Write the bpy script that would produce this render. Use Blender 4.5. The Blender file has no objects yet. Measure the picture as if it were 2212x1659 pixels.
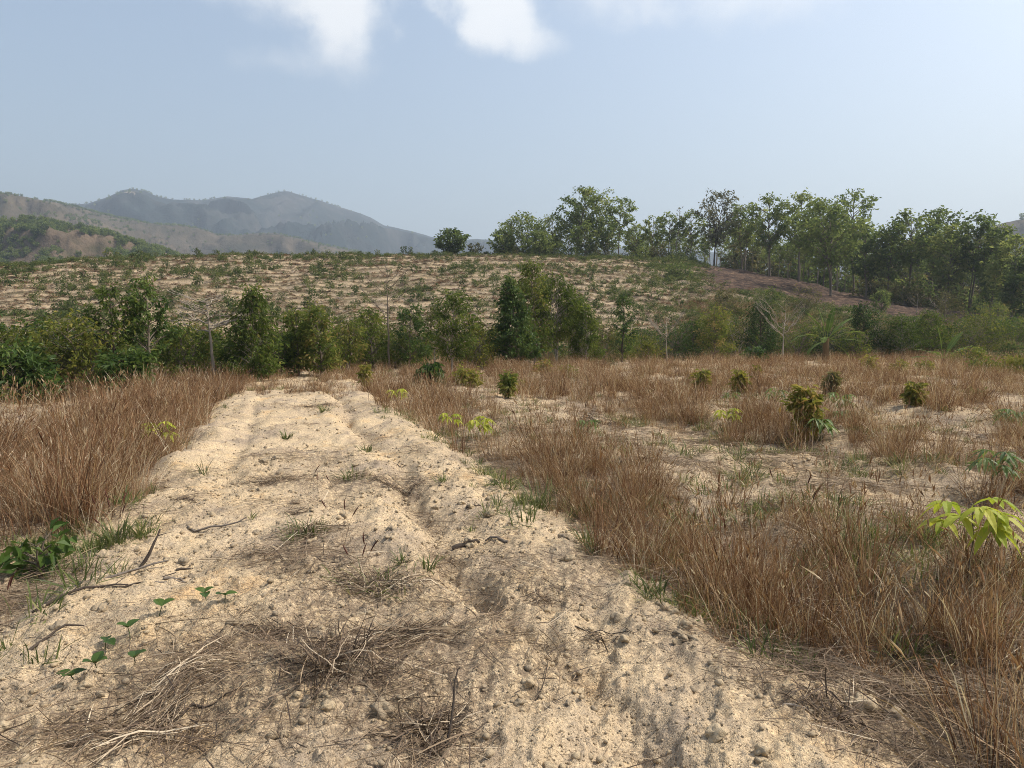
import bpy, math
import numpy as np
from math import radians, sin, cos, tan, pi, sqrt

SC = bpy.context.scene
COL = SC.collection

# ------------------------------------------------------------------ camera, sky, sun, exposure
F, CX, CY = 1534.0, 1106.0, 829.5          # focal length and centre for a 2212 px wide picture
EYE = 1.6
PITCH = radians(4.08)
cam_d = bpy.data.cameras.new('camera'); cam = bpy.data.objects.new('camera', cam_d); COL.objects.link(cam)
cam.location = (0, 0, EYE); cam.rotation_euler = (radians(90) - PITCH, 0, 0)
cam_d.sensor_width = 36; cam_d.lens = 36 * F / 2212
cam_d.clip_start = 0.05; cam_d.clip_end = 30000
SC.camera = cam

SUN_AZ, SUN_EL = radians(86), radians(51)   # azimuth from +Y (view) towards +X (right)
wd = bpy.data.worlds.new('World'); SC.world = wd; wd.use_nodes = True
wd.cycles.sampling_method = 'MANUAL'; wd.cycles.sample_map_resolution = 256
NT = wd.node_tree; NT.nodes.clear()
def wn(t, **kw):
    n = NT.nodes.new(t)
    for k, v in kw.items(): setattr(n, k, v)
    return n
def wl(a, b): NT.links.new(a, b)
def wmath(op, a, b=None, c=None, clamp=False):
    n = wn('ShaderNodeMath', operation=op, use_clamp=clamp)
    for i, v in enumerate((a, b, c)):
        if v is None: continue
        if isinstance(v, (int, float)): n.inputs[i].default_value = v
        else: wl(v, n.inputs[i])
    return n.outputs[0]
sky = wn('ShaderNodeTexSky', sky_type='NISHITA')
sky.sun_disc = False; sky.sun_elevation = SUN_EL; sky.sun_rotation = SUN_AZ
sky.altitude = 100; sky.air_density = 1.35; sky.dust_density = 5.0; sky.ozone_density = .7
SKY_STRENGTH = 0.15
bgn = wn('ShaderNodeBackground'); bgn.inputs[1].default_value = SKY_STRENGTH
out = wn('ShaderNodeOutputWorld'); wl(bgn.outputs[0], out.inputs[0])
# clouds: fair-weather cumulus on a layer overhead, addressed by direction / height
tc = wn('ShaderNodeTexCoord')
sep = wn('ShaderNodeSeparateXYZ'); wl(tc.outputs['Generated'], sep.inputs[0])
zc = wmath('MAXIMUM', sep.outputs[2], 0.03)
px_ = wmath('DIVIDE', sep.outputs[0], zc); py_ = wmath('DIVIDE', sep.outputs[1], zc)
comb = wn('ShaderNodeCombineXYZ'); wl(px_, comb.inputs[0]); wl(py_, comb.inputs[1])
def wnoise(scale, detail, rough, w=0.0, vec=None):
    mp = wn('ShaderNodeMapping'); mp.inputs['Location'].default_value = (w, w * .7, 0); wl(vec or comb.outputs[0], mp.inputs[0])
    n = wn('ShaderNodeTexNoise'); n.inputs['Scale'].default_value = scale; n.inputs['Detail'].default_value = detail
    n.inputs['Roughness'].default_value = rough; wl(mp.outputs[0], n.inputs['Vector']); return n.outputs[0]
nz = wnoise(11.0, 8, 0.56, 3.0, tc.outputs['Generated']); nz2 = wnoise(0.55, 3, .5, 7.0)
def cloud_blob(cx, cy, rx, ry, soft, amp):
    dx = wmath('DIVIDE', wmath('SUBTRACT', px_, cx), rx); dy = wmath('DIVIDE', wmath('SUBTRACT', py_, cy), ry)
    d = wmath('SQRT', wmath('ADD', wmath('MULTIPLY', dx, dx), wmath('MULTIPLY', dy, dy)))
    d = wmath('ADD', d, wmath('MULTIPLY', wmath('SUBTRACT', nz, .5), -2.3))
    v = wmath('DIVIDE', wmath('SUBTRACT', 1.0, d), soft, clamp=True)
    v = wmath('MULTIPLY', wmath('MULTIPLY', v, v), wmath('SUBTRACT', 3.0, wmath('MULTIPLY', v, 2.0)))
    return wmath('MULTIPLY', v, amp)
def pix_dir(px, py):
    xc, yc = (px - CX) / F, (CY - py) / F
    return np.array([xc, cos(PITCH) + sin(PITCH) * yc, -sin(PITCH) + cos(PITCH) * yc])
def cp(px, py):
    d = pix_dir(px, py); return d[0] / d[2], d[1] / d[2]
blobs = []
for (px, py, rx, ry, soft, amp) in ((600, -20, .32, .38, 1.0, .85), (725, 20, .19, .42, .9, .97), (725, 115, .18, .36, 1.2, .66),
                                    (1035, -5, .15, .32, .7, .97), (1095, 50, .20, .32, .85, .93), (1165, 95, .15, .20, 1.1, .6), (600, 130, .26, .22, 1.3, .34),
                                    (1290, 5, .24, .26, 1.3, .55), (1570, 10, .42, .26, 1.2, .6)):
    c = cp(px, py); blobs.append(cloud_blob(c[0], c[1], rx, ry, soft, amp))
# the same scattered cumulus carries on overhead and round the sky
over = wmath('MULTIPLY', wmath('DIVIDE', wmath('SUBTRACT', wmath('ADD', nz2, wmath('MULTIPLY', nz, .35)), .76), .12, clamp=True),
             wmath('DIVIDE', wmath('SUBTRACT', sep.outputs[2], .42), .1, clamp=True))
tot = blobs[0]
for b in blobs[1:] + [over]:
    tot = wmath('SUBTRACT', wmath('ADD', tot, b), wmath('MULTIPLY', tot, b))
hz = wmath('MULTIPLY', tot, .93)
mixc = wn('ShaderNodeMix', data_type='RGBA'); wl(hz, mixc.inputs[0])
wl(sky.outputs[0], mixc.inputs[6]); mixc.inputs[7].default_value = (5.75, 5.75, 5.75, 1)
wl(mixc.outputs[2], bgn.inputs[0])

sun_d = bpy.data.lights.new('sun', 'SUN'); sun = bpy.data.objects.new('sun', sun_d); COL.objects.link(sun)
sun_d.energy = 3.95; sun_d.angle = radians(0.55); sun_d.color = (1.0, 0.945, 0.85)
sdir = (sin(SUN_AZ) * cos(SUN_EL), cos(SUN_AZ) * cos(SUN_EL), sin(SUN_EL))
sun.rotation_euler = (pi / 2 - SUN_EL, 0, pi - SUN_AZ)
sun.location = (sdir[0] * 60, sdir[1] * 60, sdir[2] * 60)

vs = SC.view_settings; vs.view_transform = 'Standard'; vs.look = 'None'; vs.exposure = 0.42; vs.gamma = 1; vs.use_curve_mapping = False
SC.display_settings.display_device = 'sRGB'
cy = SC.cycles
cy.use_denoising = True; cy.denoiser = 'OPENIMAGEDENOISE'; cy.denoising_input_passes = 'RGB_ALBEDO_NORMAL'; cy.denoising_prefilter = 'NONE'; cy.filter_width = 1.0; cy.pixel_filter_type = 'BLACKMAN_HARRIS'; cy.max_bounces = 8; cy.diffuse_bounces = 4; cy.glossy_bounces = 2; cy.transmission_bounces = 6
HAZE = 3.6e-4
cy.volume_bounces = 0; cy.transparent_max_bounces = 4; cy.caustics_reflective = False; cy.caustics_refractive = False

# ------------------------------------------------------------------ small tools
RNG = np.random.default_rng(11)
def new_rng(s): return np.random.default_rng(s)
_perm = new_rng(5).permutation(1024)
_perm = np.concatenate([_perm, _perm, _perm])
_ga = new_rng(6).uniform(0, 2 * pi, 1024); _gx, _gy = np.cos(_ga), np.sin(_ga)
def pn(x, y, seed=0):
    x = np.asarray(x, float) + seed * 17.31; y = np.asarray(y, float) - seed * 9.77
    xi = np.floor(x).astype(np.int64); yi = np.floor(y).astype(np.int64); xf = x - xi; yf = y - yi
    u = xf * xf * xf * (xf * (xf * 6 - 15) + 10); v = yf * yf * yf * (yf * (yf * 6 - 15) + 10)
    def g(ix, iy, fx, fy):
        h = _perm[(_perm[ix & 1023] + iy) & 1023]
        return _gx[h] * fx + _gy[h] * fy
    a = g(xi, yi, xf, yf); b = g(xi + 1, yi, xf - 1, yf); c = g(xi, yi + 1, xf, yf - 1); d = g(xi + 1, yi + 1, xf - 1, yf - 1)
    return (a + (b - a) * u + (c + (d - c) * u - a - (b - a) * u) * v) * 1.5
def fbm(x, y, o=4, seed=0, gain=.5):
    s = 0; a = 1; f = 1
    for i in range(o):
        s = s + a * pn(x * f, y * f, seed + i * 3); a *= gain; f *= 2.03
    return s
def sstep(a, b, x):
    t = np.clip((x - a) / (b - a), 0, 1); return t * t * (3 - 2 * t)
def gauss(x, w): return np.exp(-(x / w) ** 2)

def mesh_np(name, V, Fs, mats, attrs=None, fmat=None, smooth=False):
    """V (n,3); Fs list of int arrays (m,3) or (m,4)."""
    me = bpy.data.meshes.new(name)
    V = np.asarray(V, np.float32)
    me.vertices.add(len(V)); me.vertices.foreach_set('co', V.ravel())
    Fs = [np.asarray(f, np.int32) for f in Fs if len(f)]
    loops = np.concatenate([f.ravel() for f in Fs]); sizes = np.concatenate([np.full(len(f), f.shape[1], np.int32) for f in Fs])
    starts = np.concatenate([[0], np.cumsum(sizes)[:-1]]).astype(np.int32)
    me.loops.add(len(loops)); me.loops.foreach_set('vertex_index', loops)
    me.polygons.add(len(sizes)); me.polygons.foreach_set('loop_start', starts)
    if smooth: me.polygons.foreach_set('use_smooth', np.ones(len(sizes), bool))
    else: me.polygons.foreach_set('use_smooth', np.zeros(len(sizes), bool))
    for m in (mats if isinstance(mats, (list, tuple)) else [mats]): me.materials.append(m)
    if fmat is not None: me.polygons.foreach_set('material_index', np.asarray(fmat, np.int32))
    for k, v in (attrs or {}).items():
        a = me.attributes.new(k, 'FLOAT', 'POINT'); a.data.foreach_set('value', np.asarray(v, np.float32))
    me.update(calc_edges=True)
    return me
def obj(name, me, parent=None, loc=None, rot=None, scale=None):
    o = bpy.data.objects.new(name, me); COL.objects.link(o)
    if parent is not None: o.parent = parent
    if loc is not None: o.location = [float(v) for v in loc]
    if rot is not None: o.rotation_euler = [float(v) for v in rot]
    if scale is not None: o.scale = (scale,) * 3 if np.isscalar(scale) else scale
    return o
def tag(o, label=None, cat=None, group=None, kind=None):
    if label: o['label'] = label
    if cat: o['category'] = cat
    if group: o['group'] = group
    if kind: o['kind'] = kind
    return o
def thing(name, label, cat, loc, rz=0, group=None):
    o = obj(name, None, None, loc, (0, 0, rz)); o.empty_display_size = .2
    return tag(o, label, cat, group)

class Geo:
    """collects verts / faces / tint / material index"""
    def __init__(s): s.V = []; s.F3 = []; s.F4 = []; s.M3 = []; s.M4 = []; s.T = []; s.n = 0
    def add(s, V, F, tint=.5, mat=0):
        V = np.asarray(V, float).reshape(-1, 3); F = np.asarray(F, np.int64) + s.n
        s.V.append(V); s.T.append(np.broadcast_to(np.asarray(tint, float), (len(V),)).copy())
        if F.shape[1] == 3: s.F3.append(F); s.M3.append(np.full(len(F), mat))
        else: s.F4.append(F); s.M4.append(np.full(len(F), mat))
        s.n += len(V)
    def mesh(s, name, mats, smooth=False):
        V = np.concatenate(s.V); T = np.concatenate(s.T)
        Fs = []; fm = []
        if s.F3: Fs.append(np.concatenate(s.F3)); fm.append(np.concatenate(s.M3))
        if s.F4: Fs.append(np.concatenate(s.F4)); fm.append(np.concatenate(s.M4))
        return mesh_np(name, V, Fs, mats, {'tint': T}, np.concatenate(fm), smooth)

def nrm(a): return a / np.maximum(np.linalg.norm(a, axis=-1, keepdims=True), 1e-9)
def rand_unit(rng, n): return nrm(rng.normal(size=(n, 3)))
def tubes(P, R, sides=5):
    """P (n,k,3), R (n,k) -> verts, quads"""
    P = np.asarray(P, float); R = np.asarray(R, float); n, k, _ = P.shape
    T = np.gradient(P, axis=1); T = nrm(T)
    main = nrm(P[:, -1] - P[:, 0] + 1e-6)
    ref = np.where(np.abs(main[:, 2:3]) > .9, np.array([[1., 0, 0]]), np.array([[0, 0, 1.]]))[:, None, :]
    A = nrm(np.cross(T, ref)); B = np.cross(T, A)
    th = np.arange(sides) * 2 * pi / sides
    V = P[:, :, None, :] + R[:, :, None, None] * (np.cos(th)[None, None, :, None] * A[:, :, None, :] + np.sin(th)[None, None, :, None] * B[:, :, None, :])
    idx = np.arange(n * k * sides).reshape(n, k, sides)
    a = idx[:, :-1, :]; b = np.roll(idx, -1, 2)[:, :-1, :]; c = np.roll(idx, -1, 2)[:, 1:, :]; d = idx[:, 1:, :]
    return V.reshape(-1, 3), np.stack([a, b, c, d], -1).reshape(-1, 4)
def ribbons(P, W, side):
    """flat strips: P (n,k,3), W (n,k) half widths, side (n,3)"""
    n, k, _ = P.shape
    L = P - side[:, None, :] * W[:, :, None]; Rr = P + side[:, None, :] * W[:, :, None]
    V = np.stack([L, Rr], 2).reshape(-1, 3)
    idx = np.arange(n * k * 2).reshape(n, k, 2)
    return V, np.stack([idx[:, :-1, 0], idx[:, :-1, 1], idx[:, 1:, 1], idx[:, 1:, 0]], -1).reshape(-1, 4)
def leaves(pos, d, up, L, W, fold=.25):
    """folded lance leaves: base, left, tip, right"""
    d = nrm(d); s = nrm(np.cross(d, up)); nn = np.cross(s, d)
    L = np.asarray(L)[:, None]; W = np.asarray(W)[:, None]
    b = pos; t = pos + d * L - nn * L * .12
    m = pos + d * L * .45
    l = m - s * W * .5 + nn * W * fold; r = m + s * W * .5 + nn * W * fold
    V = np.stack([b, l, t, r], 1).reshape(-1, 3); i = np.arange(len(pos)) * 4
    Fc = np.concatenate([np.stack([i, i + 2, i + 1], 1), np.stack([i, i + 3, i + 2], 1)])
    return V, Fc

# ------------------------------------------------------------------ materials
def mat(name):
    m = bpy.data.materials.new(name); m.use_nodes = True; nt = m.node_tree; nt.nodes.clear()
    o = nt.nodes.new('ShaderNodeOutputMaterial'); return m, nt, o
def N(nt, t, **kw):
    n = nt.nodes.new(t)
    for k, v in kw.items(): setattr(n, k, v)
    return n
def ramp(nt, fac, stops, interp='LINEAR'):
    r = N(nt, 'ShaderNodeValToRGB'); nt.links.new(fac, r.inputs[0]); e = r.color_ramp.elements; r.color_ramp.interpolation = interp
    while len(e) > 1: e.remove(e[-1])
    e[0].position = stops[0][0]; e[0].color = (*stops[0][1], 1)
    for p, c in stops[1:]:
        x = e.new(p); x.color = (*c, 1)
    return r.outputs[0]
def noise(nt, vec, scale, detail=3, rough=.55, dist=0):
    n = N(nt, 'ShaderNodeTexNoise'); n.inputs['Scale'].default_value = scale; n.inputs['Detail'].default_value = detail
    n.inputs['Roughness'].default_value = rough; n.inputs['Distortion'].default_value = dist; nt.links.new(vec, n.inputs['Vector']); return n.outputs[0]
def mixc_(nt, fac, a, b, mode='MIX'):
    m = N(nt, 'ShaderNodeMix', data_type='RGBA', blend_type=mode)
    for s, v in ((0, fac), (6, a), (7, b)):
        if isinstance(v, (int, float)): m.inputs[s].default_value = v
        elif isinstance(v, tuple): m.inputs[s].default_value = (*v, 1)
        else: nt.links.new(v, m.inputs[s])
    return m.outputs[2]
def mth(nt, op, a, b=None, clamp=False):
    n = N(nt, 'ShaderNodeMath', operation=op, use_clamp=clamp)
    for i, v in enumerate((a, b)):
        if v is None: continue
        if isinstance(v, (int, float)): n.inputs[i].default_value = v
        else: nt.links.new(v, n.inputs[i])
    return n.outputs[0]
def attr(nt, name):
    a = N(nt, 'ShaderNodeAttribute', attribute_name=name); return a.outputs['Fac']

def leaf_mat(name, stops, trans=.35, rough=.5, spec=.25, var=.25):
    """colour from each leaf's own tint, brightened or dulled a little from plant to plant"""
    m, nt, o = mat(name)
    t = attr(nt, 'tint'); oi = N(nt, 'ShaderNodeObjectInfo')
    f = mth(nt, 'ADD', t, mth(nt, 'MULTIPLY', mth(nt, 'SUBTRACT', oi.outputs['Random'], .5), var), clamp=True)
    c = ramp(nt, f, stops)
    d = N(nt, 'ShaderNodeBsdfPrincipled'); nt.links.new(c, d.inputs['Base Color']); d.inputs['Roughness'].default_value = rough
    d.inputs['Specular IOR Level'].default_value = spec
    tr = N(nt, 'ShaderNodeBsdfTranslucent'); nt.links.new(mixc_(nt, .5, c, mixc_(nt, 1.0, c, (1.0, 1.0, .45), 'MULTIPLY')), tr.inputs[0])
    mx = N(nt, 'ShaderNodeMixShader'); mx.inputs[0].default_value = trans
    nt.links.new(d.outputs[0], mx.inputs[1]); nt.links.new(tr.outputs[0], mx.inputs[2]); nt.links.new(mx.outputs[0], o.inputs[0])
    return m
def bark_mat(name, a, b, scale=14):
    m, nt, o = mat(name); co = N(nt, 'ShaderNodeTexCoord').outputs['Object']
    mp = N(nt, 'ShaderNodeMapping'); mp.inputs['Scale'].default_value = (1, 1, .35); nt.links.new(co, mp.inputs[0])
    n = noise(nt, mp.outputs[0], scale, 4, .6); oi = N(nt, 'ShaderNodeObjectInfo')
    c = mixc_(nt, n, a, b)
    d = N(nt, 'ShaderNodeBsdfPrincipled'); nt.links.new(c, d.inputs['Base Color']); d.inputs['Roughness'].default_value = .9
    d.inputs['Specular IOR Level'].default_value = .15
    bp = N(nt, 'ShaderNodeBump'); bp.inputs['Strength'].default_value = .5; bp.inputs['Distance'].default_value = .01; nt.links.new(n, bp.inputs['Height']); nt.links.new(bp.outputs[0], d.inputs['Normal'])
    nt.links.new(d.outputs[0], o.inputs[0]); return m

SAND_STOPS = [(.0, (.245, .198, .15)), (.24, (.36, .285, .205)), (.46, (.515, .40, .262)), (.64, (.565, .435, .272)), (.80, (.56, .39, .215)), (1.0, (.49, .30, .155))]
def sand_mat(name, hill=False):
    m, nt, o = mat(name); co = N(nt, 'ShaderNodeTexCoord').outputs['Object']
    big = noise(nt, co, .9, 4, .6); mid = noise(nt, co, 5.5, 4, .6); fine = noise(nt, co, 38, 3, .6)
    f = mth(nt, 'ADD', mth(nt, 'MULTIPLY', big, .75), mth(nt, 'MULTIPLY', mid, .45))
    f = mth(nt, 'ADD', mth(nt, 'MULTIPLY', mth(nt, 'SUBTRACT', f, .6), 1.75), .52, clamp=True)
    c = ramp(nt, f, [(p, tuple(v * w_ for v, w_ in zip(q, (.70, .70, .72) if hill else (1., 1., 1.)))) for p, q in SAND_STOPS])
    vor = N(nt, 'ShaderNodeTexVoronoi'); vor.inputs['Scale'].default_value = 150; nt.links.new(co, vor.inputs['Vector'])
    sp = N(nt, 'ShaderNodeSeparateColor'); nt.links.new(vor.outputs['Color'], sp.inputs[0])
    g = ramp(nt, sp.outputs[0], [(0, (.34, .32, .30)), (.10, (.62, .60, .58)), (.2, (.90, .89, .88)), (.6, (1.0, 1.0, 1.0)), (.9, (1.13, 1.13, 1.12)), (1, (1.35, 1.33, 1.28))])
    c = mixc_(nt, 1.0, c, g, 'MULTIPLY')
    c = mixc_(nt, mth(nt, 'MULTIPLY', ramp(nt, fine, [(.33, (1, 1, 1)), (.47, (0, 0, 0))]), .55), c, (.24, .20, .155))
    # crumbled humus and straw dust carried by the soil itself
    lit = attr(nt, 'litter')
    if hill:
        brk = mth(nt, 'ADD', lit, mth(nt, 'MULTIPLY', mth(nt, 'SUBTRACT', noise(nt, co, 1.6, 4, .65), .5), 1.1))
        c = mixc_(nt, mth(nt, 'MULTIPLY', mth(nt, 'SUBTRACT', brk, .22), 1.7, clamp=True), c, mixc_(nt, noise(nt, co, 3.1, 3), (.090, .072, .040), (.185, .145, .082)))
        gg = attr(nt, 'scrub')
        g2 = mth(nt, 'ADD', gg, mth(nt, 'MULTIPLY', mth(nt, 'SUBTRACT', noise(nt, co, .9, 4, .65), .5), .9))
        c = mixc_(nt, mth(nt, 'MULTIPLY', mth(nt, 'SUBTRACT', g2, .42), 3.0, clamp=True), c, mixc_(nt, noise(nt, co, 2.3, 3), (.12, .085, .045), (.09, .088, .04)))
        bu = attr(nt, 'burn'); b2 = mth(nt, 'ADD', bu, mth(nt, 'MULTIPLY', mth(nt, 'SUBTRACT', noise(nt, co, .7, 5, .65), .5), 1.3))
        bc = ramp(nt, noise(nt, co, 1.3, 5, .7), [(.28, (.020, .015, .013)), (.46, (.055, .036, .027)), (.60, (.115, .074, .050)), (.76, (.25, .175, .11))])
        c = mixc_(nt, mth(nt, 'MULTIPLY', mth(nt, 'SUBTRACT', b2, .38), 4.0, clamp=True), c, bc)
    else:
        l2 = mth(nt, 'MULTIPLY', lit, ramp(nt, noise(nt, co, 24, 5, .7), [(.40, (0, 0, 0)), (.56, (1, 1, 1))]))
        c = mixc_(nt, mth(nt, 'MULTIPLY', l2, .8), c, (.155, .115, .08))
    d = N(nt, 'ShaderNodeBsdfPrincipled'); nt.links.new(c, d.inputs['Base Color']); d.inputs['Roughness'].default_value = .95
    d.inputs['Specular IOR Level'].default_value = .12
    h = mth(nt, 'ADD', mth(nt, 'MULTIPLY', noise(nt, co, 28, 5, .68), .030), mth(nt, 'MULTIPLY', noise(nt, co, 210, 2, .6), .0045))
    h = mth(nt, 'ADD', h, mth(nt, 'MULTIPLY', vor.outputs['Distance'], -.25 * .012))
    if hill: h = mth(nt, 'ADD', h, mth(nt, 'MULTIPLY', noise(nt, co, 3.0, 5, .65), .25))
    bp = N(nt, 'ShaderNodeBump'); bp.inputs['Strength'].default_value = .85; bp.inputs['Distance'].default_value = 1.0; nt.links.new(h, bp.inputs['Height']); nt.links.new(bp.outputs[0], d.inputs['Normal'])
    nt.links.new(d.outputs[0], o.inputs[0]); return m
M = {}
M['sand'] = sand_mat('sandy_soil'); M['hill'] = sand_mat('terraced_soil', True)
M['dry'] = leaf_mat('dry_grass', [(0, (0.0648, 0.0288, 0.0167)), (0.3, (0.171, 0.0864, 0.0456)), (0.6, (0.2925, 0.1728, 0.093)), (0.85, (0.45, 0.324, 0.1953)), (1, (0.666, 0.567, 0.4185))], 0.36, 0.6, 0.12, 0.45)
M['straw'] = leaf_mat('dead_straw', [(0, (.06, .043, .032)), (.4, (.165, .115, .075)), (.7, (.30, .22, .14)), (1, (.60, .50, .36))], .12, .7, .2, .2)
M['green'] = leaf_mat('green_grass', [(0, (0.05, 0.066, 0.022)), (0.5, (0.11, 0.135, 0.042)), (0.8, (0.19, 0.2, 0.075)), (1, (0.36, 0.3, 0.14))], 0.42, 0.5, 0.2, 0.3)
M['row'] = leaf_mat('row_tree_leaves', [(0, (0.036, 0.06, 0.014)), (0.4, (0.088, 0.126, 0.026)), (0.7, (0.155, 0.19, 0.04)), (0.93, (0.24, 0.245, 0.06)), (1, (0.34, 0.26, 0.1))], 0.5, 0.55, 0.15, 0.4)
M['rowy'] = leaf_mat('yellow_green_leaves', [(0, (0.06, 0.078, 0.015)), (0.4, (0.14, 0.158, 0.03)), (0.75, (0.225, 0.222, 0.046)), (0.95, (0.32, 0.27, 0.07)), (1, (0.4, 0.26, 0.1))], 0.5, 0.55, 0.15, 0.3)
M['rowd'] = leaf_mat('dark_glossy_leaves', [(0, (0.024, 0.048, 0.014)), (0.5, (0.062, 0.108, 0.026)), (0.85, (0.12, 0.17, 0.04)), (1, (0.21, 0.24, 0.06))], 0.45, 0.45, 0.25, 0.3)
M['olive'] = leaf_mat('olive_scrub_leaves', [(0, (0.062, 0.064, 0.026)), (0.5, (0.135, 0.13, 0.052)), (0.85, (0.21, 0.185, 0.078)), (1, (0.32, 0.24, 0.12))], 0.45, 0.6, 0.15, 0.3)
M['forest'] = leaf_mat('forest_leaves', [(0, (0.075, 0.108, 0.04)), (0.4, (0.15, 0.195, 0.066)), (0.75, (0.23, 0.27, 0.092)), (1, (0.31, 0.32, 0.12))], 0.54, 0.6, 0.1, 0.45)
M['forestg'] = leaf_mat('grey_forest_leaves', [(0, (0.06, 0.068, 0.045)), (0.5, (0.125, 0.13, 0.085)), (1, (0.23, 0.215, 0.15))], 0.45, 0.6, 0.15, 0.3)
M['sap'] = leaf_mat('sapling_leaves', [(0, (0.045, 0.072, 0.024)), (0.5, (0.1, 0.13, 0.044)), (1, (0.2, 0.21, 0.075))], 0.45, 0.55, 0.15, 0.6)
M['cassava'] = leaf_mat('yellow_cassava_leaves', [(0, (0.16, 0.25, 0.03)), (0.5, (0.38, 0.42, 0.05)), (1, (0.58, 0.55, 0.1))], 0.48, 0.5, 0.2, 0.1)
M['cassavag'] = leaf_mat('green_cassava_leaves', [(0, (.06, .11, .03)), (.5, (.12, .19, .05)), (1, (.24, .28, .11))], .42, .45, .3, .3)
M['banana'] = leaf_mat('banana_leaves', [(0, (0.06, 0.1, 0.022)), (0.5, (0.115, 0.17, 0.036)), (1, (0.27, 0.31, 0.09))], 0.45, 0.5, 0.15, 0.1)
M['seedling'] = leaf_mat('seedling_leaves', [(0, (0.022, 0.048, 0.012)), (0.5, (0.045, 0.085, 0.018)), (1, (0.095, 0.15, 0.03))], 0.35, 0.42, 0.25, 0.2)
M['bark'] = bark_mat('grey_brown_bark', (.10, .078, .058), (.21, .175, .135))
M['pale'] = bark_mat('pale_bark', (.20, .165, .125), (.37, .32, .26), 9)
M['dark'] = bark_mat('dark_bark', (.045, .035, .028), (.11, .085, .065))
M['dead'] = bark_mat('weathered_dead_wood', (.055, .045, .038), (.24, .205, .17), 22)
M['char'] = bark_mat('dark_dead_wood', (.028, .022, .019), (.10, .078, .060), 30)
M['bstem'] = bark_mat('banana_stem', (.10, .055, .030), (.19, .14, .07), 6)
M['spike'] = leaf_mat('purple_seed_heads', [(0, (.055, .022, .018)), (.5, (.10, .042, .030)), (1, (.19, .10, .07))], .1, .8, .1, .2)
def clod_mat():
    m, nt, o = mat('soil_clods'); co = N(nt, 'ShaderNodeTexCoord').outputs['Object']; oi = N(nt, 'ShaderNodeObjectInfo')
    n = noise(nt, co, 2.6, 5, .65)
    c = ramp(nt, mth(nt, 'ADD', mth(nt, 'MULTIPLY', n, .5), mth(nt, 'MULTIPLY', oi.outputs['Random'], .5)), [(.15, (.27, .22, .16)), (.45, (.38, .30, .20)), (.65, (.47, .37, .24)), (.9, (.53, .43, .29))])
    d = N(nt, 'ShaderNodeBsdfPrincipled'); nt.links.new(c, d.inputs['Base Color']); d.inputs['Roughness'].default_value = .95; d.inputs['Specular IOR Level'].default_value = .1
    bp = N(nt, 'ShaderNodeBump'); bp.inputs['Strength'].default_value = .5; bp.inputs['Distance'].default_value = .05; nt.links.new(noise(nt, co, 7, 4, .7), bp.inputs['Height']); nt.links.new(bp.outputs[0], d.inputs['Normal'])
    nt.links.new(d.outputs[0], o.inputs[0]); return m
M['clod'] = clod_mat()
def mountain_mat(name, stops, s1, s2, scar=None, rows=False):
    m, nt, o = mat(name); co = N(nt, 'ShaderNodeTexCoord').outputs['Object']
    f = mth(nt, 'ADD', mth(nt, 'MULTIPLY', noise(nt, co, s1, 5, .62), .6), mth(nt, 'MULTIPLY', noise(nt, co, s2, 4, .65), .4))
    c = ramp(nt, f, stops)
    if scar:
        a = attr(nt, 'scar'); sc_ = mth(nt, 'ADD', a, mth(nt, 'MULTIPLY', mth(nt, 'SUBTRACT', noise(nt, co, scar, 4, .65), .5), 1.3))
        c = mixc_(nt, mth(nt, 'MULTIPLY', mth(nt, 'SUBTRACT', sc_, .55), 5, clamp=True), c, (.55, .44, .33))
    d = N(nt, 'ShaderNodeBsdfDiffuse'); nt.links.new(c, d.inputs[0])
    bp = N(nt, 'ShaderNodeBump'); bp.inputs['Strength'].default_value = .7; bp.inputs['Distance'].default_value = 1.0
    nt.links.new(mth(nt, 'MULTIPLY', noise(nt, co, s2, 5, .65), .35 / s2), bp.inputs['Height']); nt.links.new(bp.outputs[0], d.inputs['Normal'])
    nt.links.new(d.outputs[0], o.inputs[0]); return m
M['mtA'] = mountain_mat('far_mountain', [(.30, (.014, .024, .026)), (.48, (.024, .033, .034)), (.60, (.055, .056, .054)), (.72, (.12, .105, .10))], .006, .03, scar=.02)
M['mtB'] = mountain_mat('dry_hills', [(.30, (.035, .040, .024)), (.46, (.075, .064, .045)), (.60, (.115, .092, .066)), (.75, (.17, .13, .10))], .012, .06)
M['mtC'] = mountain_mat('wooded_hill', [(.32, (.045, .048, .026)), (.50, (.115, .088, .062)), (.70, (.17, .125, .092))], .03, .15)
M['valley'] = mountain_mat('valley_floor', [(.32, (.06, .06, .03)), (.50, (.14, .11, .06)), (.70, (.22, .165, .1))], .02, .1)
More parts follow.
